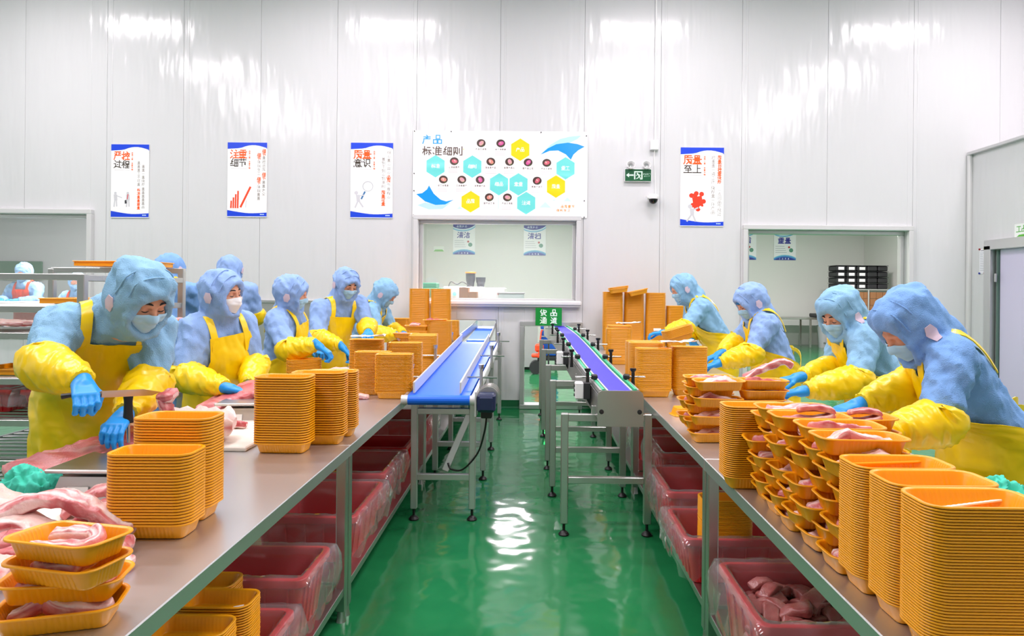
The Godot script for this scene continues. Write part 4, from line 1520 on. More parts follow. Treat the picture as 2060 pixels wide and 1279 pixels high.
func tray_fill(k: int) -> ArrayMesh:
	if fills.is_empty():
		var b := 0.019
		fills = [
			pork_geo([Vector3(-0.085, b, 0.0), Vector3(-0.04, b + 0.012, 0.01), Vector3(0.02, b + 0.004, -0.008), Vector3(0.085, b + 0.008, 0.0)], 0.085, 0.026, 1.0, true, 6, 0.6).mesh(),
			pork_geo([Vector3(-0.08, b, -0.015), Vector3(-0.03, b + 0.006, 0.0), Vector3(0.05, b + 0.014, 0.008), Vector3(0.07, b + 0.03, 0.01), Vector3(0.03, b + 0.038, 0.0), Vector3(-0.03, b + 0.034, -0.01)], 0.07, 0.019, 5.0, true, 6, 0.7).mesh(),
			pork_geo([Vector3(0.07, b, -0.03), Vector3(-0.04, b + 0.004, -0.035), Vector3(-0.08, b + 0.012, 0.0), Vector3(-0.03, b + 0.014, 0.036), Vector3(0.08, b + 0.006, 0.03)], 0.034, 0.03, 9.0, true, 6, 0.6).mesh(),
			pork_geo([Vector3(-0.09, b, 0.012), Vector3(-0.02, b + 0.012, -0.012), Vector3(0.03, b + 0.02, 0.012), Vector3(0.09, b + 0.004, -0.008)], 0.06, 0.034, 14.0, false, 6, 0.8).mesh(),
		]
	return fills[k % 4]


var loaded := 0


# a filled tray and, lying in it, its pork
func fill_tray(x: float, y: float, z: float, turn: float, where: String, pile: String) -> void:
	make_trays_once()
	var o := place("food_tray", tray_fine, M.tray)
	o.position = P(x, y, z)
	o.rotation = Vector3(rng.randf_range(-0.03, 0.03), turn, rng.randf_range(-0.03, 0.03))
	tag(o, "%s of the %s, filled with pork" % [where, pile], "tray", "filled trays of %s" % pile)
	var m := place("pork_slice", tray_fill(loaded), M.meat)
	loaded += 1
	m.transform = o.transform
	m.rotate_object_local(Vector3.UP, PI if loaded % 3 == 0 else 0.0)
	m.scale = Vector3(0.98, 1.2, 0.95) * rng.randf_range(0.92, 1.02)
	tag(m, "folded pork in the %s of the %s" % [where, pile], "meat", "pork in the filled trays of %s" % pile)


func make_loaded_trays() -> void:
	var base := 0.8005
	# large pile next to the three tall stacks: rows bridge one another like bricks
	var big := "large pile"
	var words := ["bottom", "second", "third", "fourth", "fifth", "sixth", "seventh", "top"]
	for k in 8:
		var zs := [2.42, 2.265, 2.11, 1.955, 1.80] if k % 2 == 0 else [2.343, 2.188, 2.033, 1.878]
		for j in zs.size():
			fill_tray(0.892 + rng.randf_range(-0.02, 0.02), base + k * 0.0415, zs[j] + rng.randf_range(-0.008, 0.008), rng.randf_range(-0.09, 0.09), "%s layer's %s tray from the far end" % [words[k], ["first", "second", "third", "fourth", "fifth"][j]], big)
	for q in [[1.17, 4, 2.40], [1.17, 5, 2.22], [1.18, 4, 2.03], [1.185, 2, 2.2], [1.39, 1, 2.25]]:
		pass
	# the row behind it, low, and three trays laid on top
	var i := 0
	for k in 4:
		for z in [2.36, 2.2, 2.04]:
			fill_tray(1.155 + rng.randf_range(-0.012, 0.012), base + k * 0.0485, z, rng.randf_range(-0.06, 0.06), "back row's %s layer %s tray" % [words[k], ["far", "centre", "near"][i % 3]], big)
			i += 1
	fill_tray(1.40, base, 2.17, 0.1, "lone tray on the steel behind", big)
	fill_tray(1.165, base + 0.24, 2.44, 0.04, "raised tray at the back", big)
	fill_tray(1.165, base + 0.1925, 2.42, -0.05, "tray under the raised one at the back", big)
	# smaller pile behind the single tall stack
	var small := "small pile"
	for k in 7:
		var zs := [3.33, 3.485] if k % 2 == 0 else [3.405, 3.56]
		for j in zs.size():
			fill_tray(0.885 + rng.randf_range(-0.02, 0.02), base + k * 0.0415, zs[j], rng.randf_range(-0.1, 0.1), "%s layer's %s tray" % [words[k], ["near", "far"][j]], small)
	for k in 6:
		fill_tray(1.145 + rng.randf_range(-0.01, 0.01), base + k * 0.0485, 3.42, rng.randf_range(-0.08, 0.08), "back row's %s layer tray" % words[k], small)
	# four trays at the near end of the other table
	var four := "pile of four at the table end"
	var turns := [0.28, 0.2, -0.25, -0.28]
	var offs := [Vector2(-1.015, 1.475), Vector2(-1.022, 1.50), Vector2(-1.0, 1.475), Vector2(-1.0, 1.475)]
	for k in 4:
		fill_tray(offs[k].x, base + k * 0.0485, offs[k].y, turns[k], ["lowest tray", "second tray up", "third tray up", "topmost tray"][k], four)
	# loose trays near the wall beside the blue belt
	var n := 0
	for q in [[-1.17, 1.005, 6.55, 0.1], [-1.22, 1.056, 6.5, -0.1], [-1.185, 1.106, 6.9, 0.05], [-1.0, 1.17, 6.9, 0.2]]:
		fill_tray(q[0], q[1], q[2], q[3], ["low tray", "second low tray", "upper tray", "highest tray"][n], "loose pile by the wall")
		n += 1
	for q in [[-1.2, 0.8005], [-1.2, 0.849], [-1.2, 0.8975], [-1.2, 0.946]]:
		var o := place("food_tray", tray_fine, M.tray)
		o.position = P(q[0], q[1], 6.55)
		tag(o, "empty tray propping up the loose pile before the wall, %s" % ["lowest", "second", "third", "fourth"][roundi((q[1] - 0.8) / 0.0485)], "tray")
	# one tray turned over on the table
	var up := place("food_tray", tray_fine, M.tray)
	up.transform = Transform3D(Basis(Vector3.UP, 0.15) * Basis(Vector3.RIGHT, PI), P(0.93, 0.8005 + TRAY_H, 4.02))
	tag(up, "empty yellow orange tray turned upside down on the steel table", "tray")


# a red crate with a rolled rim and ribs; optionally lined with clear film
func crate(label: String, at: Vector3, turn: float, w: float, d: float, h: float, film: bool) -> Node3D:
	var t := thing("plastic_crate", label, "crate", at, turn)
	var loop := func(a: float, b: float, y: float, r: float) -> PackedVector3Array:
		var row := PackedVector3Array()
		var cc := [Vector2(1, 1), Vector2(-1, 1), Vector2(-1, -1), Vector2(1, -1)]
		for k in 4:
			for i in 5:
				var an := PI / 2 * (k + i / 4.0)
				row.append(Vector3(cc[k].x * (a - r) + cos(an) * r, y, cc[k].y * (b - r) + sin(an) * r))
		return row
	var a := w / 2
	var b := d / 2
	var g := Geo.new()
	var rows := [loop.call(a - 0.05, b - 0.05, 0.0, 0.03), loop.call(a - 0.045, b - 0.045, 0.004, 0.03), loop.call(a - 0.022, b - 0.022, h - 0.05, 0.03), loop.call(a - 0.022, b - 0.022, h - 0.035, 0.03)]
	g.grid(rows, true)
	g.grid([loop.call(a - 0.022, b - 0.022, h - 0.035, 0.03), loop.call(a - 0.003, b - 0.003, h - 0.035, 0.035), loop.call(a, b, h - 0.03, 0.036), loop.call(a, b, h - 0.004, 0.036), loop.call(a - 0.004, b - 0.004, h, 0.034), loop.call(a - 0.022, b - 0.022, h, 0.03)], true)
	g.grid([loop.call(a - 0.022, b - 0.022, h, 0.03), loop.call(a - 0.027, b - 0.027, h - 0.01, 0.03), loop.call(a - 0.049, b - 0.049, 0.012, 0.028)], true, Vector3.UP)
	g.face(Array(loop.call(a - 0.049, b - 0.049, 0.012, 0.028)), Vector3.UP)
	g.face(Array(loop.call(a - 0.05, b - 0.05, 0.0, 0.03)), Vector3.DOWN)
	part("body", g, M.crate, t)
	g = Geo.new()
	for s in [-1, 1]:
		for k in 5:
			var u := (k - 2) / 2.0
			g.bar(Vector3(s * (a - 0.044), 0.01, u * (b - 0.08)), Vector3(s * (a - 0.019), h - 0.036, u * (b - 0.07)), 0.008, 0.012, 0.001, Vector3.RIGHT)
			g.bar(Vector3(u * (a - 0.08), 0.01, s * (b - 0.044)), Vector3(u * (a - 0.07), h - 0.036, s * (b - 0.019)), 0.012, 0.008, 0.001, Vector3.RIGHT)
	part("ribs", g, M.crate, t)
	if film:
		var sd := at.z * 3.0 + at.x
		var prof := [[0.06, 0.02], [0.055, 0.10], [0.042, h - 0.03], [0.02, h + 0.008], [-0.012, h + 0.006], [-0.028, h - 0.04], [-0.03, h - 0.09], [-0.022, h * 0.42], [-0.012, h * 0.30]]
		var fr := []
		var nn := 72
		for q in prof:
			var row := PackedVector3Array()
			for k in nn:
				var ang := TAU * k / nn
				var dir := Vector2(cos(ang), sin(ang))
				var sc := 1.0 / maxf(absf(dir.x) / (a - q[0]), absf(dir.y) / (b - q[0]))
				var p := Vector3(dir.x * sc, q[1], dir.y * sc)
				var c1 := crease.get_noise_3d(p.x * 8.0 + sd, p.y * 4.0, p.z * 8.0)
				var c2 := crease.get_noise_3d(p.x * 22.0, p.y * 6.0 + sd, p.z * 22.0)
				var amp := 0.028 if q[0] < 0.0 else 0.008
				var grow := absf(c1) * amp * 1.5 + absf(c2) * amp * 0.7
				p += Vector3(dir.x, 0, dir.y) * grow * (1.0 if q[0] < 0.03 else -1.0)
				if q[0] < 0.0:
					p.y += c1 * 0.07 * clampf((h - q[1]) / h, 0, 1) * (1.0 if q[1] > 0.05 else 0.0)
				else:
					p.y += c2 * 0.006 + 0.006
				row.append(p)
			fr.append(row)
		g = Geo.new()
		g.grid(fr, true)
		part("film_liner", g, M.film, t)
	return t


func make_crates() -> void:
	var y := 0.158
	crate("red crate holding two tray stacks under the near table end", P(-1.12, y - 0.0, 2.24), 0.0, 0.50, 0.58, 0.185, true)
	crate("red crate lined with clear film, beside the table leg under the meat table", P(-1.12, y, 2.79), 0.0, 0.5, 0.36, 0.25, true)
	crate("red crate with a loose film bag, first under the cutting board table", P(-1.13, y, 3.68), 0.0, 0.52, 0.64, 0.24, true)
	crate("dark lying red crate, second under the cutting board table", P(-1.15, y, 4.45), 0.0, 0.5, 0.6, 0.24, true)
	crate("red crate under the table end next to the blue belt legs", P(-1.15, y, 5.05), 0.0, 0.5, 0.42, 0.24, false)
	crate("red crate far under the last table of the blue belt row", P(-1.15, y, 6.1), 0.0, 0.5, 0.6, 0.24, true)
	crate("film lined red crate full of meat scraps under the front table", P(1.03, y, 2.50), 0.0, 0.56, 0.54, 0.275, true)
	crate("red crate with a stack of trays standing in it", P(1.0, y, 3.39), 0.0, 0.58, 0.46, 0.22, true)
	crate("red crate bagged in thick clear film, behind the one with trays", P(1.02, y, 4.0), 0.0, 0.56, 0.56, 0.27, true)
	crate("deep red crate under the table joint next to the violet belt legs", P(1.09, y, 4.74), 0.0, 0.5, 0.56, 0.30, true)
	crate("bright red crate far under the table near the hatch", P(1.07, y, 5.7), 0.0, 0.5, 0.5, 0.26, true)
	# scraps in the near crate
	var g := Geo.new()
	for k in 80:
		var c := Vector3(rng.randf_range(-0.205, 0.205), 0.03 + 0.11 * rng.randf(), rng.randf_range(-0.195, 0.195))
		c.y += 0.03 * (1.0 - absf(c.x) / 0.2)
		var d := Vector3(rng.randf_range(-1, 1), rng.randf_range(-0.25, 0.25), rng.randf_range(-1, 1)).normalized() * rng.randf_range(0.03, 0.06)
		var o := pork_geo([c - d, c + Vector3(0, 0.012, 0), c + d, c + d * 1.5 - Vector3(0, 0.012, 0)], rng.randf_range(0.045, 0.085), rng.randf_range(0.022, 0.04), k * 2.3, false, 3, 1.0, 16)
		var first := g.v.size()
		g.v.append_array(o.v)
		g.n.append_array(o.n)
		g.uv.append_array(o.uv)
		for q in o.c:
			g.c.append(q.lerp(Color(0.25, 0.1, 0.08), 0.5))
		for q in o.ix:
			g.ix.append(first + q)
	var s := part("meat_scraps", g, M.meat)
	s.position = P(1.03, 0.158 + 0.075, 2.50)
	s.set_meta("kind", "stuff")
	s.set_meta("label", "heap of dull pink meat scraps in the film lined crate under the front table")


func make_meat() -> void:
	var b := 0.80
	# heap on the near table
	var near := "pork pieces heaped on the near table"
	pork("pork_strip", "long pale pork belly strip arching over the heap behind four filled trays", P(-1.36, b, 1.93), [Vector3(-0.14, 0.07, 0.05), Vector3(-0.07, 0.112, 0.02), Vector3(0.03, 0.125, 0.0), Vector3(0.13, 0.08, -0.02), Vector3(0.21, 0.035, -0.01)], 0.075, 0.038, 2.0, true, near)
	pork("pork_strip", "short thick pork strip lying under the arching one", P(-1.42, b, 1.88), [Vector3(-0.05, 0.06, 0.03), Vector3(0.02, 0.07, 0.0), Vector3(0.1, 0.045, 0.02)], 0.09, 0.045, 11.0, false, near)
	pork("pork_strip", "striped pork strip at the foot of the heap, pointing to the tray stack", P(-1.22, b, 1.83), [Vector3(-0.15, 0.06, 0.05), Vector3(0.0, 0.05, 0.0), Vector3(0.12, 0.025, -0.02)], 0.09, 0.038, 17.0, true, near, 0.0, 0.8)
	pork("pork_strip", "squared pork belly end beside the shorter tray stack", P(-1.12, b, 1.755), [Vector3(-0.16, 0.02, 0.01), Vector3(0.0, 0.02, 0.0), Vector3(0.08, 0.02, 0.0)], 0.06, 0.036, 21.0, false, near)
	pork("pork_strip", "second squared pork belly end, half under the filled trays", P(-1.22, b, 1.70), [Vector3(-0.16, 0.02, 0.01), Vector3(0.0, 0.02, 0.0), Vector3(0.1, 0.02, 0.01)], 0.07, 0.036, 26.0, false, near)
	pork("pork_slab", "broad grey pink pork slab under the heap on the board", P(-1.5, b, 1.80), [Vector3(-0.3, 0.03, 0.05), Vector3(-0.05, 0.045, 0.0), Vector3(0.18, 0.04, -0.03)], 0.24, 0.05, 31.0, false, near, 0.0, 0.9)
	pork("pork_slab", "pale pork slab along the near table edge, left of four filled trays", P(-1.44, b, 1.60), [Vector3(-0.2, 0.04, 0.05), Vector3(0.0, 0.05, 0.0), Vector3(0.16, 0.03, -0.02)], 0.16, 0.055, 36.0, false, near, 0.2)
	pork("pork_slab", "thin fold of pork skin beside the teal cloth", P(-1.72, b, 2.12), [Vector3(-0.15, 0.03, 0.0), Vector3(0.0, 0.08, 0.01), Vector3(0.14, 0.03, 0.0)], 0.12, 0.045, 41.0, false, near)
	pork("pork_slice", "curled pork slice standing before the first scale", P(-1.36, b, 2.12), [Vector3(-0.07, 0.03, 0.03), Vector3(0.0, 0.085, 0.0), Vector3(0.08, 0.10, 0.0), Vector3(0.12, 0.04, 0.02)], 0.08, 0.03, 46.0, true, near, 0.0, 0.8)
	pork("pork_slice", "second curled pork slice touching the shorter tray stack", P(-1.29, b, 2.06), [Vector3(-0.06, 0.02, 0.04), Vector3(0.0, 0.07, 0.02), Vector3(0.05, 0.06, -0.02)], 0.07, 0.03, 51.0, true, near, 0.0, 0.9)
	# the big side of pork behind the first scale
	pork("pork_cut", "large side of pork spread behind the first scale in front of the knife worker", P(-1.62, b, 2.72), [Vector3(-0.2, 0.05, 0.30), Vector3(-0.06, 0.09, 0.1), Vector3(0.05, 0.12, -0.06), Vector3(0.16, 0.10, -0.24)], 0.30, 0.06, 61.0, false, "", 0.0, 1.0)
	pork("pork_cut", "upturned edge of the side of pork rising in front of the apron", P(-1.53, b + 0.08, 2.72), [Vector3(-0.07, 0.02, 0.03), Vector3(0.02, 0.06, 0.0), Vector3(0.065, 0.14, -0.01), Vector3(0.05, 0.205, -0.01), Vector3(0.085, 0.215, -0.01)], 0.10, 0.04, 66.0, false, "", 0.0, 0.9)
	pork("pork_cut", "smooth rounded pork piece with skin up behind the taller tray stack", P(-1.60, b, 3.10), [Vector3(-0.14, 0.07, 0.12), Vector3(0.0, 0.11, 0.0), Vector3(0.18, 0.10, -0.05)], 0.24, 0.11, 71.0, false, "", 0.0, 0.1)
	# by the second scale
	pork("pork_cut", "pork side hanging over the second scale in front of the white respirator", P(-1.58, b, 3.88), [Vector3(-0.2, 0.04, 0.16), Vector3(-0.12, 0.10, 0.06), Vector3(0.0, 0.15, 0.0), Vector3(0.2, 0.145, -0.04)], 0.24, 0.05, 81.0, false, "", 0.0, 1.0)
	pork("pork_strip", "cut pork block with a straight dark side resting on the second scale", P(-1.40, b + 0.155, 3.84), [Vector3(-0.12, 0.03, 0.0), Vector3(0.0, 0.035, 0.0), Vector3(0.14, 0.03, 0.0)], 0.12, 0.05, 86.0, false, "", 0.0, 1.0)
	pork("meat_scrap", "single dark red meat scrap on the white cutting board", P(-1.485, b + 0.022, 3.42), [Vector3(-0.04, 0.01, 0.0), Vector3(0.0, 0.02, 0.0), Vector3(0.04, 0.018, 0.0)], 0.05, 0.032, 91.0, false, "", 0.0, 1.6)
	pork("meat_scrap", "small pale fat scrap on bare steel before the fluted tray stacks", P(-1.14, b, 4.48), [Vector3(-0.045, 0.012, 0.0), Vector3(0.0, 0.02, 0.0), Vector3(0.05, 0.01, 0.0)], 0.05, 0.028, 96.0, false, "", 0.0, 0.6)
	pork("pork_strip", "pork strip on the board under the red handled knife worker", P(-1.52, b + 0.02, 5.35), [Vector3(-0.16, 0.04, 0.16), Vector3(0.0, 0.055, 0.0), Vector3(0.14, 0.04, -0.12)], 0.14, 0.05, 101.0, false)
	pork("pork_strip", "curled pork held by the last worker of the blue belt row", P(-1.32, b + 0.21, 6.92), [Vector3(-0.05, 0.0, 0.0), Vector3(0.0, 0.05, 0.0), Vector3(0.06, 0.02, 0.0), Vector3(0.07, -0.04, 0.0)], 0.07, 0.03, 106.0, false)
	# across the aisle
	pork("pork_strip", "pale pork strip bent over the rim of the small pile's back row", P(1.30, b + 0.27, 3.80), [Vector3(-0.12, -0.02, 0.0), Vector3(-0.02, 0.03, 0.0), Vector3(0.08, 0.07, 0.0), Vector3(0.13, 0.05, 0.0)], 0.06, 0.035, 111.0, true)
	pork("pork_strip", "flat pork strip behind the three big stacks near the second teal cloth", P(1.43, b, 2.33), [Vector3(-0.1, 0.04, 0.0), Vector3(0.0, 0.045, 0.0), Vector3(0.1, 0.03, 0.02)], 0.07, 0.05, 116.0, false)
	pork("pork_strip", "pork slab behind the front tray stack, cut by the photo's edge", P(1.45, b, 1.98), [Vector3(-0.12, 0.05, 0.0), Vector3(0.0, 0.06, 0.0), Vector3(0.14, 0.04, 0.02)], 0.12, 0.06, 121.0, false, "", 0.0, 1.0)
	pork("meat_scrap", "pink trimmings beside the second red handled knife", P(1.50, b + 0.03, 2.62), [Vector3(-0.05, 0.02, 0.0), Vector3(0.0, 0.035, 0.0), Vector3(0.05, 0.02, 0.0)], 0.06, 0.04, 126.0, false, "", 0.0, 1.4)


func make_table_things() -> void:
	var b := 0.80
	scale_unit("steel bench scale with wide tray in front of the knife worker", P(-1.47, b, 2.41), 0.0)
	scale_unit("steel bench scale with a printed label in front of the white respirator", P(-1.53, b, 3.74), 0.08)
	scale_unit("steel bench scale across the aisle between two stooping workers", P(1.42, b, 3.05), 0.0)
	for q in [["white cutting board under the second scale and the dark meat scrap", -1.53, 3.33, 0.52, 0.62], ["white cutting board under the red handled knife", -1.55, 5.3, 0.4, 0.5], ["cream cutting board under the heap at the near table end", -1.56, 1.93, 0.5, 0.5], ["white cutting board across the aisle before the stooping worker", 1.45, 2.6, 0.34, 0.4]]:
		var g := Geo.new()
		g.box(Vector3(0, 0.0105, 0), Vector3(q[3], 0.02, q[4]), 0.005)
		var o := part("cutting_board", g, M.board)
		o.position = P(q[1], b, q[2])
		tag(o, q[0], "cutting board")
	# knives
	knife("long steel knife with dark handle in the gloved hand over the meat", P(-1.545, 1.142, 2.435), Basis(Vector3.UP, 0.5) * Basis(Vector3.BACK, -0.03), M.black, 0.19)
	knife("boning knife with red handle lying on the board near the fluted stacks", P(-1.42, 0.835, 4.75), Basis(Vector3.UP, 0.15), M.red_grip, 0.13)
	knife("red handled knife lying among trimmings across the aisle", P(1.47, 0.838, 2.62), Basis(Vector3.UP, -0.2), M.red_grip, 0.13)
	# sharpening steel in the other hand
	var o := thing("sharpening_steel", "black ribbed handle of a sharpening steel below the knife", "tool", P(-1.555, 1.065, 2.62))
	var g := Geo.new()
	g.tube([Vector3(0, -0.06, 0), Vector3(0, -0.02, 0), Vector3(0, 0.02, 0), Vector3(0, 0.05, 0)], [0.019, 0.016, 0.015, 0.018], 12)
	part("handle", g, M.black, o)
	g = Geo.new()
	g.tube([Vector3(0, -0.06, 0), Vector3(0.01, -0.16, 0.01)], 0.007, 8)
	part("rod", g, M.chrome, o)
	# crumpled teal cloths
	for q in [["crumpled teal cloth on the back edge of the meat table", -1.73, 2.35, 3.0], ["crumpled teal cloth on the back edge of the front table across the aisle", 1.60, 2.33, 8.0]]:
		var f := Field.new().start(Vector3(-0.14, -0.02, -0.12), Vector3(0.14, 0.12, 0.12), 0.007)
		f.ball(Vector3(0, 0.035, 0), Vector3(0.085, 0.04, 0.06), Basis.IDENTITY, 0.02)
		f.ball(Vector3(-0.03, 0.06, 0.01), Vector3(0.045, 0.03, 0.04), Basis(Vector3.BACK, 0.5), 0.02)
		f.capsule(Vector3(0.03, 0.04, 0), Vector3(0.085, 0.05, -0.03), 0.03, 0.012, 0.02)
		f.capsule(Vector3(-0.05, 0.02, 0.02), Vector3(-0.09, 0.02, 0.04), 0.025, 0.015, 0.02)
		g = Geo.new()
		f.surface(g)
		smooth(g)
		for i in g.v.size():
			var p := g.v[i]
			g.v[i] += g.n[i] * ((0.4 - absf(crease.get_noise_3d(p.x * 14.0 + q[3], p.y * 10.0, p.z * 18.0)) * 2.4) * 0.022)
			g.v[i].y = maxf(g.v[i].y, 0.002)
		smooth(g)
		var c := part("cloth", g, M.teal)
		c.position = P(q[1], b, q[2])
		c.scale = Vector3(1.0, 1.15, 1.0)
		tag(c, q[0], "cloth")
	# paper labels stuck on stacks and plastic sheets on top of them
	for q in [["white paper slip stuck on the first tall stack by the wall", 0.97, 1.06, 8.255, 0.09, 0.035], ["white paper slip stuck on the third tall stack by the wall", 1.50, 1.055, 8.305, 0.09, 0.03], ["white paper slip stuck on the shortest tall stack by the wall", 1.80, 1.055, 8.355, 0.1, 0.045]]:
		g = Geo.new()
		g.box(Vector3.ZERO, Vector3(q[4], q[5], 0.002), 0.0, Basis(Vector3.RIGHT, -0.4))
		var s := part("paper_slip", g, M.paper)
		s.position = P(q[1], q[2], q[3])
		tag(s, q[0], "paper")
	for q in [["thin white plastic sheet lying over stacks in front of a bare glove", -1.2, 1.166, 4.95, 1.0], ["film scrap on top of the stacks beside the violet belt", 1.0, 1.16, 4.74, 5.0], ["rolled white plastic on the stack near the wall", 0.93, 1.19, 6.75, 9.0]]:
		var rows := []
		for i in 8:
			var row := PackedVector3Array()
			for j in 12:
				var u := j / 11.0 - 0.5
				var v := i / 7.0 - 0.5
				row.append(Vector3(u * 0.24, 0.012 + 0.02 * absf(crease.get_noise_2d(u * 5.0 + q[4], v * 4.0)) + 0.05 * maxf(u, 0.0) * absf(v), v * 0.11))
			rows.append(row)
		var s := part("plastic_sheet", sheet(rows, 0.0015, Vector3.UP), M.white)
		s.position = P(q[1], q[2], q[3])
		tag(s, q[0], "plastic sheet")
	# slips inside the trays under the table and in the corner stacks
	for q in [["white liner sheet in the top tray of the second stack under the near table", -1.03, 0.158 + 0.287 + 0.012, 2.245, 0.2], ["white liner sheet in the top tray of the first stack under the near table", -1.03, 0.158 + 0.287 + 0.012, 2.06, -0.1], ["folded white liner in the middle one of three big corner stacks", 0.92, 0.8005 + 0.264 + 0.018, 1.468, 0.05]]:
		g = Geo.new()
		g.box(Vector3.ZERO, Vector3(0.15, 0.003, 0.05), 0.0, Basis(Vector3.UP, q[4]) * Basis(Vector3.BACK, 0.12))
		var s := part("tray_liner", g, M.paper)
		s.position = P(q[1], q[2], q[3])
		tag(s, q[0], "paper")


func knife(label: String, at: Vector3, b: Basis, grip: Material, l: float) -> void:
	var o := thing("knife", label, "knife", at)
	o.basis = b
	var g := Geo.new()
	g.prism(PackedVector2Array([Vector2(0, 0.012), Vector2(l * 0.7, 0.014), Vector2(l, 0.002), Vector2(l * 0.85, -0.010), Vector2(0, -0.012)]), 0.0024, Transform3D(Basis.IDENTITY, Vector3(0, 0, -0.0012)))
	part("blade", g, M.chrome, o)
	g = Geo.new()
	g.tube([Vector3(-0.115, -0.004, 0), Vector3(-0.09, 0.0, 0), Vector3(-0.04, 0.002, 0), Vector3(0.004, 0, 0)], [0.014, 0.012, 0.0115, 0.013], 12, true, 0.7)
	part("handle", g, grip, o)


func scale_unit(label: String, at: Vector3, turn: float) -> void:
	var o := thing("bench_scale", label, "scale", at, turn)
	var g := Geo.new()
	var a := [Vector3(-0.155, 0.0, 0.12), Vector3(0.155, 0.0, 0.12), Vector3(0.155, 0.0, -0.12), Vector3(-0.155, 0.0, -0.12)]
	var c := [Vector3(-0.13, 0.082, 0.10), Vector3(0.13, 0.082, 0.10), Vector3(0.13, 0.082, -0.10), Vector3(-0.13, 0.082, -0.10)]
	for k in 4:
		var k2 := (k + 1) % 4
		g.face([a[k], a[k2], c[k2], c[k]], (a[k] + a[k2]) * Vector3(1, 0, 1))
	g.face(c, Vector3.UP)
	g.face(a, Vector3.DOWN)
	part("body", g, M.alu, o)
	g = Geo.new()
	g.box(Vector3(0, 0.090, 0), Vector3(0.09, 0.018, 0.09), 0.002)
	part("load_cell", g, M.black, o)
	g = Geo.new()
	g.box(Vector3(0, 0.106, 0), Vector3(0.33, 0.014, 0.26), 0.006)
	part("platform", g, M.steel, o)
	g = Geo.new()
	g.box(Vector3(-0.06, 0.036, 0.117), Vector3(0.07, 0.034, 0.002), 0.0, Basis(Vector3.RIGHT, -0.23))
	part("rating_label", g, M.paper, o)
	g = Geo.new()
	g.box(Vector3(0.147, 0.04, 0.02), Vector3(0.004, 0.05, 0.13), 0.0, Basis(Vector3.BACK, 0.29))
	part("display_panel", g, M.navy, o)
	for s in [[-1, -1], [1, -1], [1, 1], [-1, 1]]:
		pass


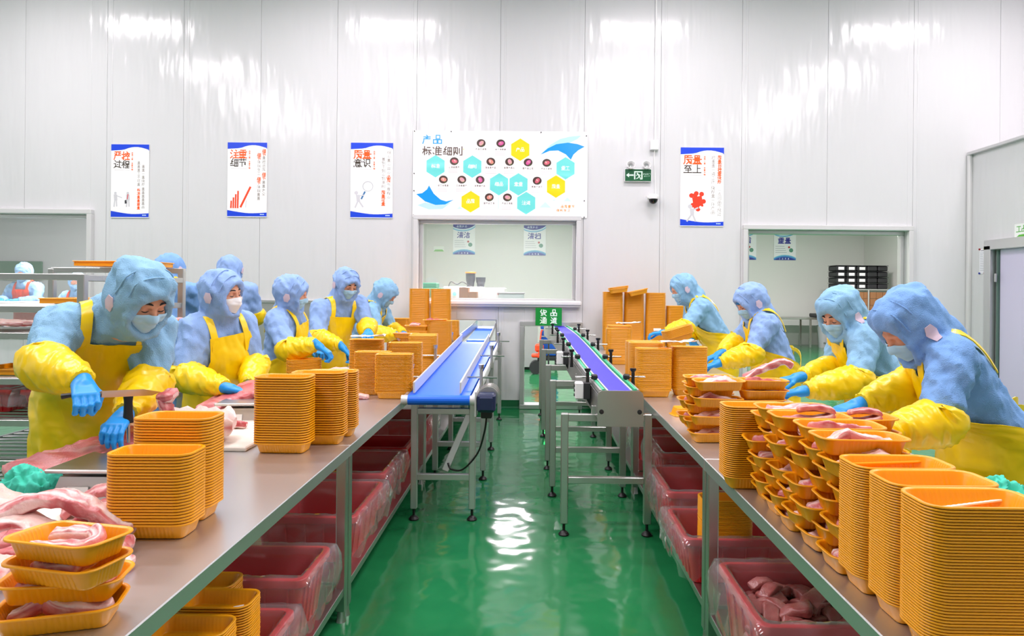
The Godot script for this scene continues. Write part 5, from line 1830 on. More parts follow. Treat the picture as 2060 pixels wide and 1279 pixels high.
# ---- rooms seen through the openings ----
func make_back_rooms() -> void:
	var z1 := 19.8
	slab("wall_far", P(-1, 1.9, z1 + 0.1), Vector3(22, 3.8, 0.2), M.inner_wall, "pale wall at the far side of the back rooms")
	slab("wall_partition_1", P(-3.2, 1.9, (z1 + 8.95) / 2), Vector3(0.1, 3.8, z1 - 8.95), M.inner_wall, "partition between the cutting room and the packing store")
	slab("wall_partition_2", P(1.7, 1.9, (z1 + 8.95) / 2), Vector3(0.1, 3.8, z1 - 8.95), M.inner_wall, "partition beside the storage room")
	slab("wall_side_1", P(-11.8, 1.9, (z1 + 8.95) / 2), Vector3(0.1, 3.8, z1 - 8.95), M.inner_wall, "outer wall of the cutting room")
	slab("wall_side_2", P(9.6, 1.9, (z1 + 8.95) / 2), Vector3(0.1, 3.8, z1 - 8.95), M.inner_wall, "outer wall of the storage room")
	slab("ceiling_back", P(-1, 3.85, (z1 + 8.95) / 2), Vector3(22, 0.1, z1 - 8.9), M.ceiling, "ceiling of the back rooms")
	slab("wall_cutting_room", P(-7.5, 1.9, 14.0), Vector3(8.4, 3.8, 0.1), plain(Color(0.72, 0.73, 0.73), 0.5), "grey wall of the cutting room behind its workers")
	# cleaning posters
	for q in [["清洁", -2.05, 2.96, "blue and white poster on cleaning, first through the middle window"], ["清扫", -0.0, 2.95, "blue and white poster on sweeping, second through the middle window"], ["重量", 7.25, 2.88, "blue and white poster seen through the wide opening"], ["品质", 6.1, 2.88, "blue and white poster cut off by the edge of the wide opening"]]:
		var s := Sheet.new().start(256, 350, Color(0.97, 0.98, 0.98))
		var deep := Color(0.13, 0.2, 0.6)
		for k in 3:
			s.disc(Vector2(110, -40 - k * 14), 180, [Color(0.45, 0.75, 0.9), Color(0.9, 0.97, 1.0), deep][k], 122)
			s.disc(Vector2(130, 390 + k * 14), 170, [Color(0.4, 0.75, 0.88), Color(0.25, 0.5, 0.8), deep][k], 100)
		text(s, "品质安全", 40, 10, 24, 32, false, Color(0.9, 0.95, 1.0), 0.12)
		text(s, q[0], 52, 92, 62, 78, false, Color(0.15, 0.18, 0.6), 0.15)
		for k in 4:
			s.line(Vector2(20, 190 + k * 24), Vector2(120 + k * 9, 190 + k * 24), 5, Color(0.72, 0.74, 0.76))
		s.disc(Vector2(200, 236), 24, Color(0.35, 0.6, 0.5))
		s.disc(Vector2(176, 200), 12, Color(0.75, 0.25, 0.2))
		text(s, "工品质量", 60, 326, 16, 34, false, Color(0.9, 0.95, 1.0), 0.12)
		print_board("wall_poster", q[3], "poster", P(q[1], q[2], z1 - 0.02), 0.64, 0.87, 0.01, printed(s), "cleaning posters in the back rooms")
	var s2 := Sheet.new().start(128, 64, Color(0.93, 0.96, 0.92))
	s2.poly([Vector2(0, 64), Vector2(20, 40), Vector2(110, 40), Vector2(128, 64)], Color(0.5, 0.8, 0.4))
	print_board("area_sign", "small white and green sign beyond the middle window", "sign", P(-2.78, 2.68, z1 - 0.02), 0.3, 0.15, 0.008, printed(s2))
	# beyond the middle window: sealing machine with bins and boxes
	var t := thing("sealing_machine", "pale grey sealing machine with a round red button beyond the middle window", "machine", P(-0.95, 0, 11.0))
	var g := Geo.new()
	g.box(Vector3(-0.17, 0.79, 0), Vector3(0.62, 1.55, 0.6), 0.015)
	g.box(Vector3(0.31, 0.78, 0.02), Vector3(0.37, 1.54, 0.6), 0.015)
	part("body", g, M.alu_white, t)
	g = Geo.new()
	g.tube([Vector3(0.40, 1.46, 0.32), Vector3(0.40, 1.46, 0.34)], 0.028, 16)
	part("button", g, plain(Color(0.65, 0.3, 0.25), 0.4), t)
	g = Geo.new()
	g.tube([Vector3(-0.3, 1.45, 0.30), Vector3(-0.3, 1.45, 0.315)], 0.03, 16)
	var em := plain(Color(0.4, 0.95, 0.75), 0.4)
	em.emission_enabled = true
	em.emission = Color(0.3, 0.95, 0.7)
	em.emission_energy_multiplier = 0.8
	part("indicator_lamp", g, em, t)
	g = Geo.new()
	g.tube(curve([Vector3(-0.42, 1.565, 0.1), Vector3(-0.38, 1.64, 0.12), Vector3(-0.28, 1.6, 0.14), Vector3(-0.2, 1.64, 0.12), Vector3(-0.12, 1.6, 0.12), Vector3(-0.06, 1.57, 0.1)], 5), 0.008, 6)
	part("cable", g, M.dark, t)
	bin("tall black bin with an orange lid on the sealing machine", P(-1.03, 1.566, 11.0), 0.078, 0.215, true)
	bin("shorter black bin on the sealing machine", P(-0.865, 1.566, 11.0), 0.078, 0.15, false)
	# bench with cartons
	t = thing("packing_bench", "steel bench carrying the cartons beyond the middle window", "bench", P(-0.9, 0, 10.2))
	g = Geo.new()
	g.box(Vector3(0, 1.28, 0), Vector3(1.5, 0.04, 0.5), 0.004)
	part("benchtop", g, M.steel, t)
	for x in [-0.7, 0.7]:
		for zz in [-0.2, 0.2]:
			g = Geo.new()
			g.box(Vector3(x, 0.63, zz), Vector3(0.04, 1.26, 0.04), 0.003)
			part("leg", g, M.steel, t)
	carton("narrow brown carton, taller of the two, beyond the middle window", P(-1.04, 1.30, 10.15), 0.135, 0.25, 0.2)
	carton("brown carton with a white card, lower of the two, beyond the middle window", P(-0.905, 1.30, 10.12), 0.125, 0.185, 0.2)
	t = thing("glass_lidded_box", "low clear lidded box next to the sealing machine", "box", P(-0.34, 1.30, 10.2))
	g = Geo.new()
	g.box(Vector3(0, 0.08, 0), Vector3(0.38, 0.16, 0.3), 0.01)
	part("body", g, plain(Color(0.72, 0.78, 0.76), 0.25), t)
	g = Geo.new()
	g.box(Vector3(0, 0.172, 0), Vector3(0.4, 0.02, 0.32), 0.004)
	part("lid", g, M.grey, t)
	t = thing("green_machine", "green stepped machine at the corner of the middle window", "machine", P(-1.83, 0, 10.9))
	g = Geo.new()
	g.box(Vector3(0.18, 0.77, 0), Vector3(0.38, 1.54, 0.4), 0.01)
	g.box(Vector3(0.12, 1.58, 0), Vector3(0.34, 0.08, 0.3), 0.01)
	part("body", g, plain(Color(0.13, 0.5, 0.35), 0.4), t)
	g = Geo.new()
	g.box(Vector3(-0.09, 1.65, 0), Vector3(0.07, 0.3, 0.07), 0.01)
	part("column", g, plain(Color(0.13, 0.5, 0.35), 0.4), t)
	# storage room: tables, trolley of cartons, black trays
	t = thing("steel_table", "grey steel table by the far wall of the storage room", "table", P(7.55, 0, 19.0))
	g = Geo.new()
	g.box(Vector3(0, 0.80, 0), Vector3(1.9, 0.05, 0.8), 0.005)
	part("tabletop", g, M.steel, t)
	g = Geo.new()
	g.box(Vector3(0.55, 0.88, 0), Vector3(0.7, 0.1, 0.5), 0.02)
	part("sink", g, M.dark, t)
	for x in [-0.9, 0.0, 0.9]:
		for zz in [-0.35, 0.35]:
			g = Geo.new()
			g.box(Vector3(x, 0.39, zz), Vector3(0.05, 0.78, 0.05), 0.004)
			part("leg", g, M.steel, t)
	t = thing("trolley", "metal trolley under the brown cartons in the storage room", "trolley", P(8.55, 0, 18.1))
	g = Geo.new()
	g.box(Vector3(0, 0.14, 0), Vector3(1.36, 0.05, 0.9), 0.005)
	g.box(Vector3(0, 1.6, 0), Vector3(1.36, 0.03, 0.9), 0.005)
	part("shelf", g, M.alu, t)
	for x in [-0.66, 0.1, 0.66]:
		g = Geo.new()
		g.box(Vector3(x, 0.85, 0.43), Vector3(0.035, 1.5, 0.035), 0.004)
		part("post", g, M.alu, t)
	for x in [-0.6, 0.6]:
		for zz in [-0.38, 0.38]:
			g = Geo.new()
			g.tube([Vector3(x - 0.02, 0.06, zz), Vector3(x + 0.02, 0.06, zz)], 0.06, 14)
			part("wheel", g, M.black, t)
	var cm := carton_mesh(0.155, 0.165, 0.3)
	for i in 8:
		for j in 8:
			if i < 4 or j < 8:
				var o := Node3D.new()
				var left := j < 4
				var w: float = 0.155
				o.free()
				var b := place("carton", cm, M.carton)
				b.position = P(7.98 + j * 0.162, 0.167 + i * 0.172, 18.1 - 0.25)
				tag(b, "brown carton on the storage trolley, row %d up, column %d" % [i + 1, j + 1], "carton", "cartons on the trolley")
	var black := Geo.new()
	black.box(Vector3(0, 0.07, 0), Vector3(0.25, 0.13, 0.5), 0.02)
	black.box(Vector3(0, 0.145, 0), Vector3(0.27, 0.012, 0.52), 0.004)
	var bm := black.mesh()
	for i in 4:
		for j in 5:
			var o := place("black_tray_pack", bm, M.dark)
			o.position = P(8.02 + j * 0.275, 1.618 + i * 0.155, 18.1)
			tag(o, "wrapped black tray pack above the cartons, layer %d, column %d" % [i + 1, j + 1], "tray pack", "wrapped packs of black trays")
			var g3 := Geo.new()
			g3.box(Vector3(0, 0.07, 0.254), Vector3(0.15, 0.075, 0.006), 0.002)
			if j < 3:
				part("label", g3, M.paper, o)
	t = thing("waste_bin", "pale plastic bin under the steel table in the storage room", "bin", P(8.0, 0, 18.85))
	g = Geo.new()
	g.lathe([Vector2(0, 0.0), Vector2(0.13, 0.0), Vector2(0.17, 0.6), Vector2(0.18, 0.61), Vector2(0.0, 0.62)], 18)
	part("body", g, plain(Color(0.7, 0.72, 0.72), 0.4), t)
	t = thing("yellow_box", "yellow box on a steel stand behind the stooping worker's hood", "box", P(9.0, 0, 16.5))
	g = Geo.new()
	g.box(Vector3(0, 0.86, 0), Vector3(0.4, 0.12, 0.3), 0.01)
	part("box", g, plain(Color(0.9, 0.75, 0.1), 0.4), t)
	g = Geo.new()
	g.box(Vector3(0, 0.4, 0), Vector3(0.5, 0.8, 0.4), 0.01)
	part("stand", g, M.steel, t)
	# through the low hatch
	t = thing("metal_cabinet", "pale grey cabinet seen through the low conveyor hatch", "cabinet", P(-0.16, 0, 13.2))
	g = Geo.new()
	g.box(Vector3(0, 0.47, 0), Vector3(0.46, 0.84, 0.5), 0.008)
	part("body", g, M.grey, t)
	g = Geo.new()
	g.box(Vector3(0, 0.9, 0.02), Vector3(0.5, 0.03, 0.54), 0.004)
	part("cabinet_top", g, M.white, t)
	g = Geo.new()
	g.box(Vector3(0, 0.03, -0.02), Vector3(0.42, 0.06, 0.4), 0.004)
	part("plinth", g, M.black, t)
	for k in 5:
		g = Geo.new()
		g.box(Vector3(0, 0.055, 0), Vector3(0.34, 0.1, 0.3), 0.012)
		var c := part("blue_crate", g, plain(Color(0.08, 0.32, 0.7), 0.4))
		c.position = P(0.30, 0.02 + k * 0.13 + 0.2, 13.6)
		tag(c, "blue crate in the pile behind the low hatch, %s from the floor" % ["first", "second", "third", "fourth", "fifth"][k], "crate", "blue crates behind the low hatch")
	t = thing("crate_dolly", "low dark dolly under the blue crates behind the hatch", "dolly", P(0.30, 0, 13.6))
	g = Geo.new()
	g.box(Vector3(0, 0.17, 0), Vector3(0.36, 0.08, 0.32), 0.01)
	part("deck", g, M.dark, t)
	for x in [-0.14, 0.14]:
		g = Geo.new()
		g.tube([Vector3(x - 0.02, 0.06, 0.1), Vector3(x + 0.02, 0.06, 0.1)], 0.06, 14)
		g.tube([Vector3(x - 0.02, 0.06, -0.1), Vector3(x + 0.02, 0.06, -0.1)], 0.06, 14)
		part("wheel", g, M.black, t)
	t = thing("pressure_washer", "orange cleaning machine with dark wheels behind the low hatch", "machine", P(0.10, 0, 12.4))
	g = Geo.new()
	g.box(Vector3(0.0, 0.47, 0), Vector3(0.16, 0.14, 0.2), 0.03)
	g.box(Vector3(-0.04, 0.33, 0), Vector3(0.2, 0.06, 0.22), 0.02)
	part("body", g, M.hi_orange, t)
	g = Geo.new()
	g.tube([Vector3(-0.02, 0.3, 0.1), Vector3(0.03, 0.75, 0.0), Vector3(0.05, 0.8, 0.0)], 0.014, 8)
	part("handle", g, M.hi_orange, t)
	g = Geo.new()
	g.tube([Vector3(-0.06, 0.12, -0.1), Vector3(-0.06, 0.12, 0.1)], 0.12, 18)
	g.bar(Vector3(-0.03, 0.1, 0), Vector3(0.02, 0.4, 0), 0.06, 0.08, 0.01)
	part("wheel", g, M.dark, t)
	t = thing("indicator_light", "green glowing lamp above the hatch machinery", "lamp", P(0.26, 0, 12.0))
	g = Geo.new()
	g.tube([Vector3(0, 0, 0), Vector3(0, 1.0, 0)], 0.015, 8)
	part("stand", g, M.dark, t)
	g = Geo.new()
	g.box(Vector3(0, 1.02, 0), Vector3(0.2, 0.12, 0.06), 0.02)
	em = plain(Color(0.2, 0.95, 0.5), 0.4)
	em.emission_enabled = true
	em.emission = Color(0.1, 0.95, 0.4)
	em.emission_energy_multiplier = 1.2
	part("lamp_glass", g, em, t)
	var l := OmniLight3D.new()
	l.name = "light"
	l.light_color = Color(0.2, 0.95, 0.5)
	l.light_energy = 0.04
	l.omni_range = 12.0
	l.shadow_enabled = true
	l.light_size = 0.06
	l.position = Vector3(0, 1.02, 0.1)
	t.add_child(l)
	# cutting room behind the rack
	t = thing("menu_board", "green wall board behind the workers of the cutting room", "board", P(-10.65, 1.83, 13.9))
	g = Geo.new()
	g.box(Vector3(0.0, 0, 0), Vector3(1.25, 0.36, 0.04), 0.006)
	part("board", g, plain(Color(0.1, 0.38, 0.22), 0.5), t)
	t = thing("cutting_table", "white topped table in the cutting room beyond the rack", "table", P(-7.2, 0, 10.6))
	g = Geo.new()
	g.box(Vector3(0, 1.22, 0), Vector3(3.4, 0.1, 0.7), 0.01)
	part("tabletop", g, M.white, t)
	for x in [-1.6, 1.6]:
		g = Geo.new()
		g.box(Vector3(x, 0.58, 0), Vector3(0.06, 1.17, 0.6), 0.005)
		part("leg", g, M.steel, t)


func bin(label: String, at: Vector3, r: float, h: float, lid: bool) -> void:
	var t := thing("plastic_bin", label, "bin", at, 0.0, "bins on the sealing machine")
	var g := Geo.new()
	g.lathe([Vector2(0, 0), Vector2(r * 0.72, 0), Vector2(r * 0.8, h * 0.3), Vector2(r * 0.95, h * 0.5), Vector2(r, h), Vector2(0, h)], 20)
	part("body", g, plain(Color(0.17, 0.19, 0.22), 0.4), t)
	if lid:
		g = Geo.new()
		g.lathe([Vector2(0, h), Vector2(r * 1.15, h), Vector2(r * 1.15, h + 0.02), Vector2(0, h + 0.024)], 20)
		part("lid", g, plain(Color(0.9, 0.55, 0.15), 0.4), t)


func carton_mesh(w: float, h: float, d: float) -> ArrayMesh:
	var g := Geo.new()
	g.box(Vector3(0, h / 2, 0), Vector3(w, h, d), 0.003)
	return g.mesh()


func carton(label: String, at: Vector3, w: float, h: float, d: float) -> void:
	var t := thing("carton", label, "carton", at)
	place("box", carton_mesh(w, h, d), M.carton, t)
	var g := Geo.new()
	g.box(Vector3(0, h + 0.0012, 0), Vector3(0.05, 0.002, d), 0.0)
	part("tape", g, plain(Color(0.75, 0.66, 0.5), 0.3), t)


# ---- people: a distance field on a grid, meshed as surface nets ----
class Field:
	var o := Vector3.ZERO
	var h := 0.014
	var nx := 0
	var ny := 0
	var nz := 0
	var f := PackedFloat32Array()

	func start(lo: Vector3, hi: Vector3, cell: float) -> Field:
		o = lo
		h = cell
		nx = int((hi.x - lo.x) / cell) + 2
		ny = int((hi.y - lo.y) / cell) + 2
		nz = int((hi.z - lo.z) / cell) + 2
		f.resize(nx * ny * nz)
		f.fill(1.0)
		return self

	func span(lo: Vector3, hi: Vector3) -> Array:
		var a := ((lo - o) / h).floor()
		var b := ((hi - o) / h).ceil()
		return [maxi(int(a.x), 0), mini(int(b.x), nx - 1), maxi(int(a.y), 0), mini(int(b.y), ny - 1), maxi(int(a.z), 0), mini(int(b.z), nz - 1)]

	# a tapered capsule, joined with a smooth minimum
	func capsule(a: Vector3, b: Vector3, ra: float, rb: float, k := 0.03) -> void:
		var m := Vector3.ONE * (maxf(ra, rb) + h * 3.0 + k * 0.5)
		var s := span(a.min(b) - m, a.max(b) + m)
		var ba := b - a
		var inv := 1.0 / maxf(ba.length_squared(), 1e-9)
		var dr := rb - ra
		var ik := 0.25 / k
		for z in range(s[4], s[5] + 1):
			for y in range(s[2], s[3] + 1):
				var i: int = (z * ny + y) * nx + s[0]
				var p: Vector3 = o + Vector3(s[0], y, z) * h - a
				for x in range(s[0], s[1] + 1):
					var t := clampf(p.dot(ba) * inv, 0.0, 1.0)
					var d := (p - ba * t).length() - ra - dr * t
					var e := f[i]
					var g := k - absf(d - e)
					if g > 0.0:
						f[i] = minf(d, e) - g * g * ik
					elif d < e:
						f[i] = d
					i += 1
					p.x += h

	# an ellipsoid with axes b and radii r; sign -1 cuts it away
	func ball(c: Vector3, r: Vector3, b: Basis, k := 0.03, sign := 1.0) -> void:
		var m := Vector3.ONE * (maxf(r.x, maxf(r.y, r.z)) + h * 3.0 + k * 0.5)
		var s := span(c - m, c + m)
		var inv := b.transposed()
		var rr := minf(r.x, minf(r.y, r.z))
		var ir := Vector3.ONE / r
		var ik := 0.25 / k
		for z in range(s[4], s[5] + 1):
			for y in range(s[2], s[3] + 1):
				var i: int = (z * ny + y) * nx + s[0]
				for x in range(s[0], s[1] + 1):
					var q := inv * (o + Vector3(x, y, z) * h - c)
					var w := (q * ir).length()
					var d := (w - 1.0) * lerpf(rr, q.length() / maxf(w, 1e-4), clampf(w, 0.0, 1.0))
					var e := f[i]
					if sign < 0.0:
						var g := k - absf(-d - e)
						f[i] = maxf(-d, e) + (g * g * ik if g > 0.0 else 0.0)
					else:
						var g := k - absf(d - e)
						if g > 0.0:
							f[i] = minf(d, e) - g * g * ik
						elif d < e:
							f[i] = d
					i += 1

	func at(p: Vector3) -> float:
		var q := (p - o) / h
		var x := int(floor(q.x))
		var y := int(floor(q.y))
		var z := int(floor(q.z))
		if x < 0 or y < 0 or z < 0 or x >= nx - 1 or y >= ny - 1 or z >= nz - 1:
			return 1.0
		var u := q.x - x
		var v := q.y - y
		var w := q.z - z
		var i := (z * ny + y) * nx + x
		var j := i + nx * ny
		return lerpf(lerpf(lerpf(f[i], f[i + 1], u), lerpf(f[i + nx], f[i + nx + 1], u), v), lerpf(lerpf(f[j], f[j + 1], u), lerpf(f[j + nx], f[j + nx + 1], u), v), w)

	# walks from p along d until the surface is «off» away
	func hit(p: Vector3, d: Vector3, far: float, off := 0.008) -> float:
		var t := 0.0
		while t < far:
			var e := at(p + d * t) - off
			if e < 0.0015:
				return t
			t += clampf(e * 0.7, 0.002, 0.03)
		return -1.0

	func surface(g: Geo) -> void:
		var id := PackedInt32Array()
		id.resize(f.size())
		id.fill(-1)
		var sx := 1
		var sy := nx
		var sz := nx * ny
		var lim := h * 1.8
		var first := g.v.size()
		var off := [0, sx, sy, sx + sy, sz, sx + sz, sy + sz, sx + sy + sz]
		var cn := [Vector3(0, 0, 0), Vector3(1, 0, 0), Vector3(0, 1, 0), Vector3(1, 1, 0), Vector3(0, 0, 1), Vector3(1, 0, 1), Vector3(0, 1, 1), Vector3(1, 1, 1)]
		var ea := [0, 2, 4, 6, 0, 1, 4, 5, 0, 1, 2, 3]
		var eb := [1, 3, 5, 7, 2, 3, 6, 7, 4, 5, 6, 7]
		for z in nz - 1:
			for y in ny - 1:
				var i := (z * ny + y) * nx
				for x in nx - 1:
					if absf(f[i]) < lim:
						var inside := 0
						for k in 8:
							if f[i + off[k]] < 0.0:
								inside += 1
						if inside > 0 and inside < 8:
							var p := Vector3.ZERO
							var c := 0
							for e in 12:
								var a: float = f[i + off[ea[e]]]
								var b: float = f[i + off[eb[e]]]
								if (a < 0.0) != (b < 0.0):
									p += cn[ea[e]].lerp(cn[eb[e]], a / (a - b))
									c += 1
							id[i] = g.v.size()
							g.v.append(o + (Vector3(x, y, z) + p / c) * h)
					i += 1
		var made := g.v.size() - first
		for z in range(1, nz - 1):
			for y in range(1, ny - 1):
				var i := (z * ny + y) * nx + 1
				for x in range(1, nx - 1):
					if id[i] >= 0:
						var a := f[i] < 0.0
						if a != (f[i + sx] < 0.0):
							quad(g, id[i], id[i - sy], id[i - sy - sz], id[i - sz], a)
						if a != (f[i + sy] < 0.0):
							quad(g, id[i], id[i - sz], id[i - sz - sx], id[i - sx], a)
						if a != (f[i + sz] < 0.0):
							quad(g, id[i], id[i - sx], id[i - sx - sy], id[i - sy], a)
					i += 1
		for k in made:
			g.n.append(Vector3.ZERO)
			g.c.append(Color.WHITE)
			g.uv.append(Vector2.ZERO)

	func quad(g: Geo, a: int, b: int, c: int, d: int, flip: bool) -> void:
		if a < 0 or b < 0 or c < 0 or d < 0:
			return
		if flip:
			g.ix.append_array([a, c, b, a, d, c])
		else:
			g.ix.append_array([a, b, c, a, c, d])


func smooth(g: Geo, from := 0) -> void:
	for k in range(from, g.v.size()):
		g.n[k] = Vector3.ZERO
	for k in range(0, g.ix.size(), 3):
		var a := g.ix[k]
		if a < from:
			continue
		var b := g.ix[k + 1]
		var c := g.ix[k + 2]
		var q := (g.v[c] - g.v[a]).cross(g.v[b] - g.v[a])
		g.n[a] += q
		g.n[b] += q
		g.n[c] += q
	for k in range(from, g.v.size()):
		g.n[k] = g.n[k].normalized()


# cloth with a front, a back and edges, from rows of points; normals point to «out»
func sheet(rows: Array, thick: float, out: Vector3) -> Geo:
	var probe := Geo.new()
	probe.grid(rows, false, out)
	var nc: int = rows[0].size()
	var front := []
	var back := []
	for i in rows.size():
		var a := PackedVector3Array()
		var b := PackedVector3Array()
		for j in nc:
			var k := i * nc + j
			a.append(probe.v[k] + probe.n[k] * thick * 0.5)
			b.append(probe.v[k] - probe.n[k] * thick * 0.5)
		front.append(a)
		back.append(b)
	var g := Geo.new()
	g.grid(front, false, out)
	g.grid(back, false, -out)
	var mid := Vector3.ZERO
	for k in probe.v:
		mid += k
	mid /= probe.v.size()
	var last := rows.size() - 1
	for i in last:
		for j in [0, nc - 1]:
			g.face([front[i][j], front[i + 1][j], back[i + 1][j], back[i][j]], front[i][j] - front[i][nc - 1 - j])
	for j in nc - 1:
		for i in [0, last]:
			g.face([front[i][j], front[i][j + 1], back[i][j + 1], back[i][j]], front[i][j] - front[last - i][j])
	return g


var head_field: Field
var head_geo: Geo
var mask_meshes := {}
var glove_meshes := {}
var boot_mesh: ArrayMesh


# a head in its own axes: x to its left, y up, z forward
func make_head() -> void:
	var f := Field.new().start(Vector3(-0.115, -0.2, -0.13), Vector3(0.115, 0.16, 0.15), 0.0042)
	var b := Basis.IDENTITY
	f.ball(Vector3(0, 0.03, -0.012), Vector3(0.076, 0.1, 0.096), b, 0.02)
	f.ball(Vector3(0, -0.045, 0.022), Vector3(0.06, 0.066, 0.066), b, 0.04)
	f.ball(Vector3(0, -0.09, 0.05), Vector3(0.03, 0.024, 0.028), b, 0.03)
	f.capsule(Vector3(0, -0.05, -0.03), Vector3(0, -0.19, -0.05), 0.055, 0.058, 0.03)
	for s in [-1, 1]:
		f.ball(Vector3(s * 0.034, 0.008, 0.088), Vector3(0.024, 0.014, 0.016), b, 0.014, -1.0)
		f.ball(Vector3(s * 0.033, 0.004, 0.069), Vector3(0.0145, 0.0125, 0.0125), b, 0.006)
		f.capsule(Vector3(s * 0.016, 0.024, 0.083), Vector3(s * 0.052, 0.024, 0.068), 0.009, 0.008, 0.014)
		f.ball(Vector3(s * 0.043, -0.03, 0.06), Vector3(0.024, 0.022, 0.022), b, 0.03)
		f.ball(Vector3(s * 0.078, -0.005, -0.012), Vector3(0.012, 0.032, 0.02), b, 0.01)
		f.ball(Vector3(s * 0.012, -0.037, 0.095), Vector3(0.009, 0.008, 0.011), b, 0.01)
	f.capsule(Vector3(0, 0.012, 0.084), Vector3(0, -0.034, 0.106), 0.008, 0.0115, 0.014)
	f.capsule(Vector3(-0.019, -0.064, 0.083), Vector3(0.019, -0.064, 0.083), 0.006, 0.006, 0.01)
	f.capsule(Vector3(-0.015, -0.074, 0.08), Vector3(0.015, -0.074, 0.08), 0.007, 0.007, 0.01)
	head_field = f
	head_geo = Geo.new()
	f.surface(head_geo)
	smooth(head_geo)
	var tone := Color(0.86, 0.62, 0.5).srgb_to_linear()
	for i in head_geo.v.size():
		var p := head_geo.v[i]
		var c := tone
		var lip := Vector2(p.x / 0.024, (p.y + 0.069) / 0.011).length()
		if p.z > 0.07 and lip < 1.3:
			c = c.lerp(Color(0.62, 0.27, 0.25).srgb_to_linear(), clampf((1.3 - lip) * 3.0, 0, 1))
		head_geo.c[i] = c
	# masks laid on the face
	for kind in ["surgical", "folded"]:
		var rows := []
		for i in 15:
			var v := i / 14.0
			var row := PackedVector3Array()
			for j in 25:
				var u := j / 12.0 - 1.0
				var a := u * 1.28
				var y := lerpf(-0.008 - 0.018 * absf(u), -0.112 + 0.03 * absf(u), v)
				var d := Vector3(-sin(a), 0, -cos(a))
				var c := Vector3(0, y, -0.005)
				var t := f.hit(c - d * 0.2, d, 0.19, 0.004)
				var r := 0.2 - t if t >= 0.0 else 0.07
				var mid := 0.093 * (1.0 - 0.22 * absf(v - 0.35)) * (1.0 - 0.16 * u * u)
				if kind == "folded":
					mid = (0.128 - 0.055 * absf(v - 0.42)) * (1.0 - 0.44 * absf(u))
				r = maxf(r, mid)
				if kind == "surgical":
					r += 0.0016 * sin(v * 20.0)
				row.append(c - d * r)
			rows.append(row)
		var g := sheet(rows, 0.002, Vector3(0, 0, 1))
		for s in [-1.0, 1.0]:
			g.tube(curve([Vector3(s * 0.073, -0.028, 0.025), Vector3(s * 0.081, 0.015, 0.0), Vector3(s * 0.086, 0.01, -0.03), Vector3(s * 0.08, -0.045, -0.02), Vector3(s * 0.07, -0.08, 0.02)], 4), 0.0014, 6)
		mask_meshes[kind] = g.mesh()


# a gloved hand: wrist at the origin, fingers along x, back of the hand up; side -1 has its thumb at -z
func glove(side: float, curl: float) -> ArrayMesh:
	var key := "%.0f %.2f" % [side, curl]
	if glove_meshes.has(key):
		return glove_meshes[key]
	var f := Field.new().start(Vector3(-0.06, -0.1, -0.085), Vector3(0.215, 0.05, 0.085), 0.0036)
	for i in 4:
		var z := lerpf(-0.028, 0.028, i / 3.0) * -side * -1.0
		f.capsule(Vector3(0.0, 0, z * 0.75), Vector3(0.088, 0.002, z * 1.05), 0.017, 0.0135, 0.014)
		var p := Vector3(0.09, 0.002, z * 1.1)
		var ang := 0.12 + curl * 0.35
		var lens: Array = [[0.04, 0.026, 0.02], [0.045, 0.029, 0.021], [0.042, 0.027, 0.02], [0.033, 0.021, 0.018]][i]
		for s in 3:
			var d := Vector3(cos(ang), -sin(ang), z * 1.2).normalized()
			var q: Vector3 = p + d * lens[s]
			f.capsule(p, q, 0.0108 - s * 0.0008, 0.01 - s * 0.0008, 0.004)
			p = q
			ang += 0.16 + curl * (1.0 if s == 0 else 0.7) + i * 0.03
	var tz := side
	f.capsule(Vector3(0.02, -0.006, tz * 0.022), Vector3(0.052, -0.018, tz * 0.05), 0.017, 0.013, 0.012)
	f.capsule(Vector3(0.052, -0.018, tz * 0.05), Vector3(0.085, -0.03 - 0.012 * curl, tz * (0.06 - 0.022 * curl)), 0.0125, 0.0112, 0.005)
	f.capsule(Vector3(0.085, -0.03 - 0.012 * curl, tz * (0.06 - 0.022 * curl)), Vector3(0.112, -0.038 - 0.02 * curl, tz * (0.054 - 0.035 * curl)), 0.011, 0.0095, 0.004)
	f.capsule(Vector3(-0.05, 0, 0), Vector3(0.01, 0, 0), 0.033, 0.03, 0.012)
	var g := Geo.new()
	f.surface(g)
	smooth(g)
	glove_meshes[key] = g.mesh()
	return glove_meshes[key]


func boot() -> ArrayMesh:
	if boot_mesh == null:
		var f := Field.new().start(Vector3(-0.08, -0.02, -0.1), Vector3(0.08, 0.36, 0.22), 0.009)
		f.capsule(Vector3(0, 0.06, 0), Vector3(0, 0.3, -0.01), 0.055, 0.065, 0.02)
		f.capsule(Vector3(0, 0.05, -0.02), Vector3(0, 0.045, 0.13), 0.048, 0.044, 0.03)
		f.ball(Vector3(0, 0.012, 0.06), Vector3(0.055, 0.014, 0.145), Basis.IDENTITY, 0.01)
		var g := Geo.new()
		f.surface(g)
		smooth(g)
		boot_mesh = g.mesh()
	return boot_mesh


